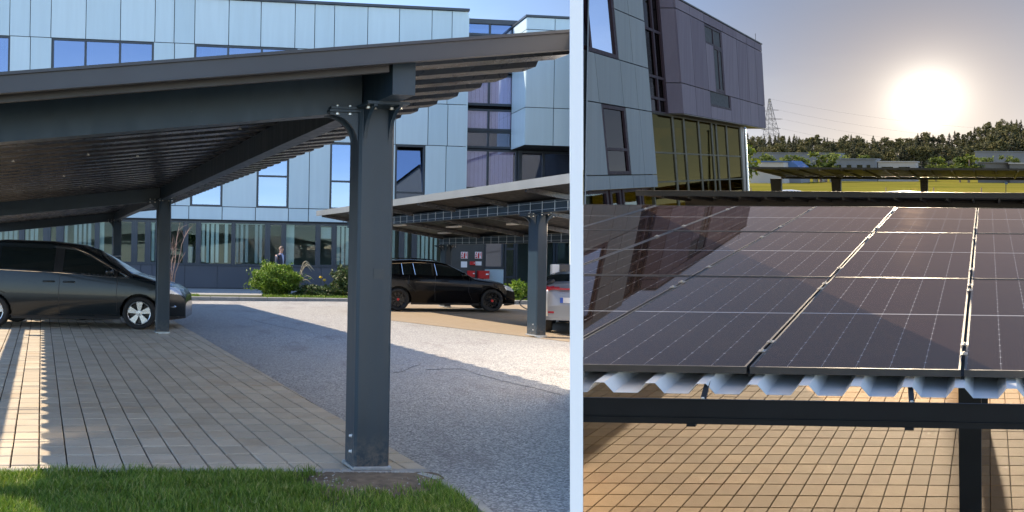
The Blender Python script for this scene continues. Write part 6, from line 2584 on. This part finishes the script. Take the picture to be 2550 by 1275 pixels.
def shed(label, px0, px1, pyt, b, wall, roof, depth=9, pitch=0.0, wins=(), door=None):
    a0, a1 = solve3(px0, pyt, 'S', 1, b)[0], solve3(px1, pyt, 'S', 1, b)[0]
    ct = solve3(px0, pyt, 'S', 1, b)[2]
    root = thing('shed', label, 'building', RS((a0 + a1) / 2, b, 0))
    mb = MB(RS)
    mb.box(a0, a1, b, b + depth, 0, ct - 0.3 - pitch)
    mb.build('wall', M[wall], root)
    mb = MB(RS)
    if pitch:
        am = (a0 + a1) / 2
        mb.extrude([(a0 - .3, ct - .3 - pitch + .01), (a1 + .3, ct - .3 - pitch + .01), (a1 + .3, ct - .2 - pitch), (am, ct), (a0 - .3, ct - .2 - pitch)], lambda u, v, d: (u, d, v), b - .4, b + depth + .4)
    else:
        mb.box(a0 - .3, a1 + .3, b - .3, b + depth + .3, ct - .29, ct)
    mb.build('roof', M[roof], root)
    n = len(wins)
    for (u, w_) in wins:
        mb = MB(RS)
        mb.box(a0 + (a1 - a0) * u, a0 + (a1 - a0) * (u + w_), b - .08, b - .003, ct * 0.42, ct * 0.72)
        mb.build('window', M['car_glass'], root)
    return root


shed('long grey shed with windows in the middle distance', 2070, 2180, 394, 225, 'shed_grey', 'shed_grey', wins=[(.12, .1), (.35, .1), (.58, .12), (.8, .08)])
shed('white shed right of the long grey one', 2186, 2280, 401, 228, 'shed_white', 'shed_white', wins=[(.1, .3), (.55, .3)])
shed('low shed with a blue roof beside the flagpole', 1864, 1950, 400.5, 190, 'shed_white', 'shed_blue', 12)
shed('small gabled shed at the end of the blue roofed one', 1951, 1992, 400, 195, 'shed_grey', 'shed_blue', 10, 1.6)
shed('long pale warehouse under the dark wood, left of the sun', 1850, 2085, 379, 300, 'shed_grey', 'shed_grey', 14)
shed('pale warehouse at the foot of the wooded hill on the far right', 2428, 2620, 376, 300, 'shed_grey', 'shed_grey', 14)
shed('dark barn below the pale warehouse on the right', 2435, 2514, 403, 215, 'shed_dark', 'shed_dark', 8)
shed('low white roofed shed at the right edge', 2514, 2620, 405, 214, 'shed_dark', 'shed_white', 8)
for k, (x0, x1) in enumerate(((2022, 2031), (2043, 2050), (2064, 2072))):
    a0, a1 = solve3(x0, 400, 'S', 1, 210)[0], solve3(x1, 400, 'S', 1, 210)[0]
    ct = solve3(x0, 399.5, 'S', 1, 210)[2]
    root = thing('container', ['white container, left of the three in front of the green trees', 'white container, middle of the three in front of the green trees',
                               'white container touching the long grey shed'][k], 'container', RS(a0, 210, 0), 'white containers by the grey shed')
    mb = MB(RS)
    mb.box(a0, a1, 210, 212, 0.0, ct)
    mb.build('case', M['shed_white'], root)
    mb = MB(RS)
    for q in (.15, .5, .85):
        mb.box(a0 + (a1 - a0) * q - .03, a0 + (a1 - a0) * q + .03, 209.9, 209.995, 0.2, ct - .2)
    mb.build('door_bar', M['zinc'], root)

# wooded hill
hill_prof = [(1560, 392), (1840, 390), (2050, 392), (2200, 386), (2300, 374), (2380, 362), (2450, 346), (2520, 326), (2600, 312), (2760, 292), (3000, 300)]


def hill_c(px, b):
    y = np.interp(px, *zip(*hill_prof))
    top = solve3(px, y, 'S', 1, 480)[2]
    f_ = min(max((b - 395) / 85, 0), 1)
    return top * (3 * f_ * f_ - 2 * f_ ** 3) - 0.3


mb = MB()
pxs = list(range(1540, 3010, 30))
bsr = [392, 405, 420, 440, 460, 480, 520, 620]
vs, fs = [], []
for px_ in pxs:
    for b_ in bsr:
        a_ = solve3(px_, 420, 'S', 1, b_)[0]
        vs.append(tuple(RS(a_, b_, hill_c(px_, min(b_, 480)) - max(0, b_ - 480) * 0.03)))
nb = len(bsr)
for i in range(len(pxs) - 1):
    for j in range(nb - 1):
        fs.append((i * nb + j, (i + 1) * nb + j, (i + 1) * nb + j + 1, i * nb + j + 1))
mb.add(vs, fs)
M['forest_floor'] = simple('forest_floor', (0.03, 0.035, 0.015), 0.95, 0, 0.3, 0.1)
structure(mb.build('hills', M['forest_floor'], None, vs[0], smooth=True))

M['conifer'] = leaf_mat('conifer_needles', [(0, (0.030, 0.030, 0.013)), (0.6, (0.050, 0.047, 0.019)), (1, (0.08, 0.066, 0.026))], 0.8, 0.06)  # needles lightened and warmed in place of distant haze
M['broadleaf'] = leaf_mat('broadleaf_crown', [(0, (0.046, 0.044, 0.015)), (0.6, (0.075, 0.068, 0.022)), (1, (0.12, 0.095, 0.032))], 0.8, 0.10)  # haze over the far wood put into the crown colour
M['lightleaf'] = leaf_mat('bright_crown', [(0, (0.035, 0.05, 0.008)), (0.6, (0.07, 0.09, 0.012)), (1, (0.12, 0.13, 0.02))], 0.7, 0.2)


def conifer_mesh(seed):
    r = np.random.default_rng(seed)
    mb = MB()
    for lv in np.linspace(0.12, 0.98, 26):
        R_ = (1 - lv) ** 0.75 * 0.235 * r.uniform(0.75, 1.2) + 0.008
        for k in range(9):
            a = r.uniform(0, 6.283)
            w_ = 0.30 + 0.2 * r.random()
            l_ = R_ * r.uniform(0.6, 1.25)
            c0, s0 = math.cos(a - w_), math.sin(a - w_)
            c1, s1 = math.cos(a + w_), math.sin(a + w_)
            mb.add([(0, 0, lv + 0.03), (l_ * c0 * .8, l_ * s0 * .8, lv - 0.03 * r.random()), (l_ * math.cos(a) * 1.15, l_ * math.sin(a) * 1.15, lv - 0.05 * r.random()), (l_ * c1 * .8, l_ * s1 * .8, lv - .03 * r.random())],
                   [(0, 1, 2, 3)])
    return mb


def broad_mesh(seed):
    r = np.random.default_rng(seed)
    mb = MB()
    for k in range(11):
        z_ = r.uniform(0.30, 0.88)
        q_ = 0.22 * (1.15 - z_)  + 0.06
        c = (r.uniform(-q_, q_), r.uniform(-q_, q_), z_)
        s_ = r.uniform(0.08, 0.16)
        leaf_cloud(mb, c, (s_, s_, s_ * 0.85), 80, 0.042, r, 0.3)
    return mb


TREE = {}


def tree(name, label, base, h, kind, seed, group, rot, wide=1.0):
    key = (kind, seed)
    root = thing(name, label, 'tree', base, group)
    root.scale = (h * wide, h * wide, h)
    root.rotation_euler.z = rot
    if key not in TREE:
        mb = conifer_mesh(seed) if kind == 'conifer' else broad_mesh(seed)
        cr = mb.build('crown', M[{'conifer': 'conifer', 'broad': 'broadleaf', 'light': 'lightleaf'}[kind]], None)
        mb = MB()
        mb.tube([(0, 0, -0.05), (0, 0, 0.4), (0, 0, 0.8)], [0.022, 0.016, 0.006], 6)
        tk = mb.build('trunk', M['bark'], None)
        TREE[key] = (cr, tk)
        cr.parent = root
        tk.parent = root
    else:
        for s_ in TREE[key]:
            o = s_.copy()
            COL.objects.link(o)
            o.parent = root
    return root


sil = [(1560, 340), (1850, 341), (1960, 337), (2060, 342), (2085, 347), (2110, 340), (2170, 346), (2230, 346), (2290, 332), (2340, 336), (2370, 330), (2420, 326), (2450, 315), (2480, 304), (2520, 296), (2560, 292), (2640, 285)]
r = random.Random(11)
nT = 0
for row, (b_, drop, step) in enumerate(((478, 0, 12.5), (462, 6, 13), (446, 14, 14), (428, 22, 16), (408, 30, 17))):
    px_ = 1640.0 + row * 4
    while px_ < 2600:
        px_ += step * r.uniform(0.65, 1.35)
        if 1700 > px_ and row > 2:
            continue
        top_y = np.interp(px_, *zip(*sil)) + drop * (1.0 if px_ < 2300 else 1.3) + r.uniform(-7, 8) * (1 if row == 0 else 1.2)
        a_ = solve3(px_, 420, 'S', 1, b_)[0]
        c_ = hill_c(px_, b_)
        ct = solve3(px_, top_y, 'S', 1, b_)[2]
        h = max(5.0, min(19, ct - c_ + 0.5))
        con = r.random() < (0.66 if px_ < 2090 else 0.42)
        base = RS(a_, b_, c_)
        if con:
            tree('conifer_tree', 'dark conifer in the wood along the horizon', base, h, 'conifer', r.randint(1, 5), 'conifers of the distant wood', r.uniform(0, 6), r.uniform(0.8, 1.1))
        else:
            tree('broadleaf_tree', 'dull green broadleaf tree in the wood along the horizon', base, h, 'broad', r.randint(1, 5), 'broadleaf trees of the distant wood', r.uniform(0, 6), r.uniform(0.8, 1.15))
        nT += 1
for px_, py_, b_, lab, wd in ((1903, 372, 205, 'rounded bright tree just right of the flagpole', 1.1), (1880, 389, 203, 'low bush at the foot of the rounded bright tree', 1.6), (1935, 388, 205, 'low bright bush between the rounded tree and the tall bright tree', 1.6),
                              (1968, 378, 206, 'tall bright tree left of the middle group', 1.3), (1993, 381, 207, 'small bright bush right of the tall bright tree', 1.2), (2040, 370, 208, 'broad bright crown behind the white containers', 1.7), (2055, 377, 206, 'bright tree touching the left end of the long grey shed', 1.2),
                              (2088, 378, 240, 'small tree behind the left end of the long grey shed', 1.0), (2150, 381, 260, 'small pale tree behind the long grey shed', 1.0), (2330, 387, 232, 'dark green tree just below the sun', 1.1),
                              (2412, 378, 216, 'bright round tree left of the dark barn', 1.6), (2390, 386, 218, 'low bush left of the bright round tree', 1.5), (2458, 381, 250, 'small tree in front of the right warehouse', .9), (2502, 379, 250, 'slim tree in front of the right warehouse', .8), (2530, 384, 250, 'little tree nearest the right edge', .8)):
    a_ = solve3(px_, py_, 'S', 1, b_)[0]
    ct = solve3(px_, py_, 'S', 1, b_)[2]
    tree('broadleaf_tree', lab, RS(a_, b_, 0), ct / 0.98, 'light', 11 + (px_ % 3), 'bright trees beyond the meadow', r.uniform(0, 6), wd)

for px_, py_, b_, lab, wd in ((1695, 325, 66, 'leafy tree seen through the left panes of the glass hall', 1.0), (1742, 300, 70, 'tallest leafy tree seen through the middle of the glass hall', 1.0),
                              (1790, 318, 64, 'leafy tree seen through the right panes of the glass hall', 0.9), (1826, 345, 72, 'small leafy tree seen at the right end of the glass hall', 0.9)):
    a_ = solve3(px_, py_, 'S', 1, b_)[0]
    ct = solve3(px_, py_, 'S', 1, b_)[2]
    tree('broadleaf_tree', lab, RS(a_, b_, 0), ct / 0.98, 'light', 11 + (px_ % 3), 'trees behind the glass hall', r.uniform(0, 6), wd)

# power pylon and its wires
M['lattice'] = simple('galvanised_lattice', (0.10, 0.095, 0.09), 0.6, 0.3, 0.1, 0.2)
PYY = 640.0
pyb = at(1922, 372, PYY)
pyt = at(1916, 246, PYY)
root = thing('pylon', 'lattice power pylon rising behind the wood next to the overhang', 'pylon', pyb)
mb = MB()
up = (pyt - pyb)
Hh = up.length
wid = lambda f: 5.2 * (1 - f) ** 1.1 + 0.4
cn = []
lv = np.linspace(0, 1, 11)
rad = 0.16
for i, f_ in enumerate(lv):
    c = pyb + up * f_
    w_ = wid(f_)
    cn.append([c + Vector((sx * w_, sy * w_, 0)) for sx, sy in ((-1, -1), (1, -1), (1, 1), (-1, 1))])
for i in range(len(lv) - 1):
    for k in range(4):
        mb.tube([cn[i][k], cn[i + 1][k]], rad, 4, False)
        mb.tube([cn[i][k], cn[i + 1][(k + 1) % 4]], rad * .55, 3, False)
        mb.tube([cn[i][(k + 1) % 4], cn[i + 1][k]], rad * .55, 3, False)
        mb.tube([cn[i + 1][k], cn[i + 1][(k + 1) % 4]], rad * .6, 3, False)
mb.build('mast', M['lattice'], root)
tips = []
for f_, ln in ((0.40, 6.5), (0.58, 8.0), (0.76, 6.0)):
    mb = MB()
    c = pyb + up * f_
    d_ = Vector((0.75, -0.66, 0)).normalized()
    for sg in (-1, 1):
        tip = c + d_ * (sg * ln)
        for o_ in (Vector((0, 0, 0)), Vector((0, 0, 1.4))):
            mb.tube([c + o_, tip], rad * .7, 4, False)
        tips.append(tip)
    mb.build('cross_arm', M['lattice'], root)
mb_i = 0
for tip in tips[1::2] + [pyt]:
    mb = MB()
    end = tip + Vector((420, -60, 2.0 + mb_i * 0.5))
    path = [tip.lerp(end, q) - Vector((0, 0, 26 * 4 * q * (1 - q))) for q in np.linspace(0, 1, 24)]
    mb.tube(path, 0.035, 4, False)
    o = mb.build('power_line', M['lattice'], None, tip)
    tag(o, ['power line from the lowest arm of the pylon', 'power line from the middle arm of the pylon', 'power line from the top arm of the pylon', 'power line from the tip of the pylon'][mb_i], 'power line', 'wires of the pylon')
    mb_i += 1

# sign, stakes and two white cars at the edge of the meadow
sg_ = solve3(2505, 478, 'S', 1, 84)
root = thing('field_sign', 'small dark square sign on a thin post in the meadow', 'sign', RS(sg_[0], 84, 0))
pt = at(2505, 456, RS(sg_[0], 84, 0).y)
mb = MB()
mb.tube([RS(sg_[0], 84, 0), pt], 0.03, 6)
mb.build('pole', M['umber'], root)
mb = MB()
mb.box(pt.x - 0.13, pt.x + 0.13, pt.y - 0.06, pt.y - 0.035, pt.z - .12, pt.z + .14)
mb.build('board', M['anthracite'], root)
for k, px_ in enumerate((2206, 2444, 1870, 2325)):
    q = solve3(px_, 480, 'S', 1, 92)
    root = thing('fence_stake', ['wooden stake in the meadow left of the right-hand post', 'wooden stake in the meadow near the square sign', 'wooden stake in the meadow at the foot of the flagpole', 'wooden stake just right of the right-hand post'][k], 'stake', RS(q[0], 92, 0), 'stakes in the meadow')
    mb = MB()
    top = at(px_, 467, RS(q[0], 92, 0).y)
    mb.tube([RS(q[0], 92, 0), top], 0.05, 6)
    mb.build('stake', M['bark'], root)
M['paint_white'] = simple('white_car_paint', (0.75, 0.73, 0.70), 0.2, 0, 0.03, 1, coat=1.0)
wsp = dict(hatch)
wsp.update(paint=M['paint_white'])
e1n = Vector((E1.x, E1.y, E1.z)).normalized()
for px_, lab in ((1975, 'white car whose roof shows between the two left far posts'), (2265, 'white car whose roof shows left of the right far post')):
    q = solve3(px_, 476, 'S', 1, 75)
    Car('parked_car', lab, RS(q[0] + 2.1, 75, 0), e1n, Vector((e1n.y, -e1n.x, 0)), wsp, 'parked cars')
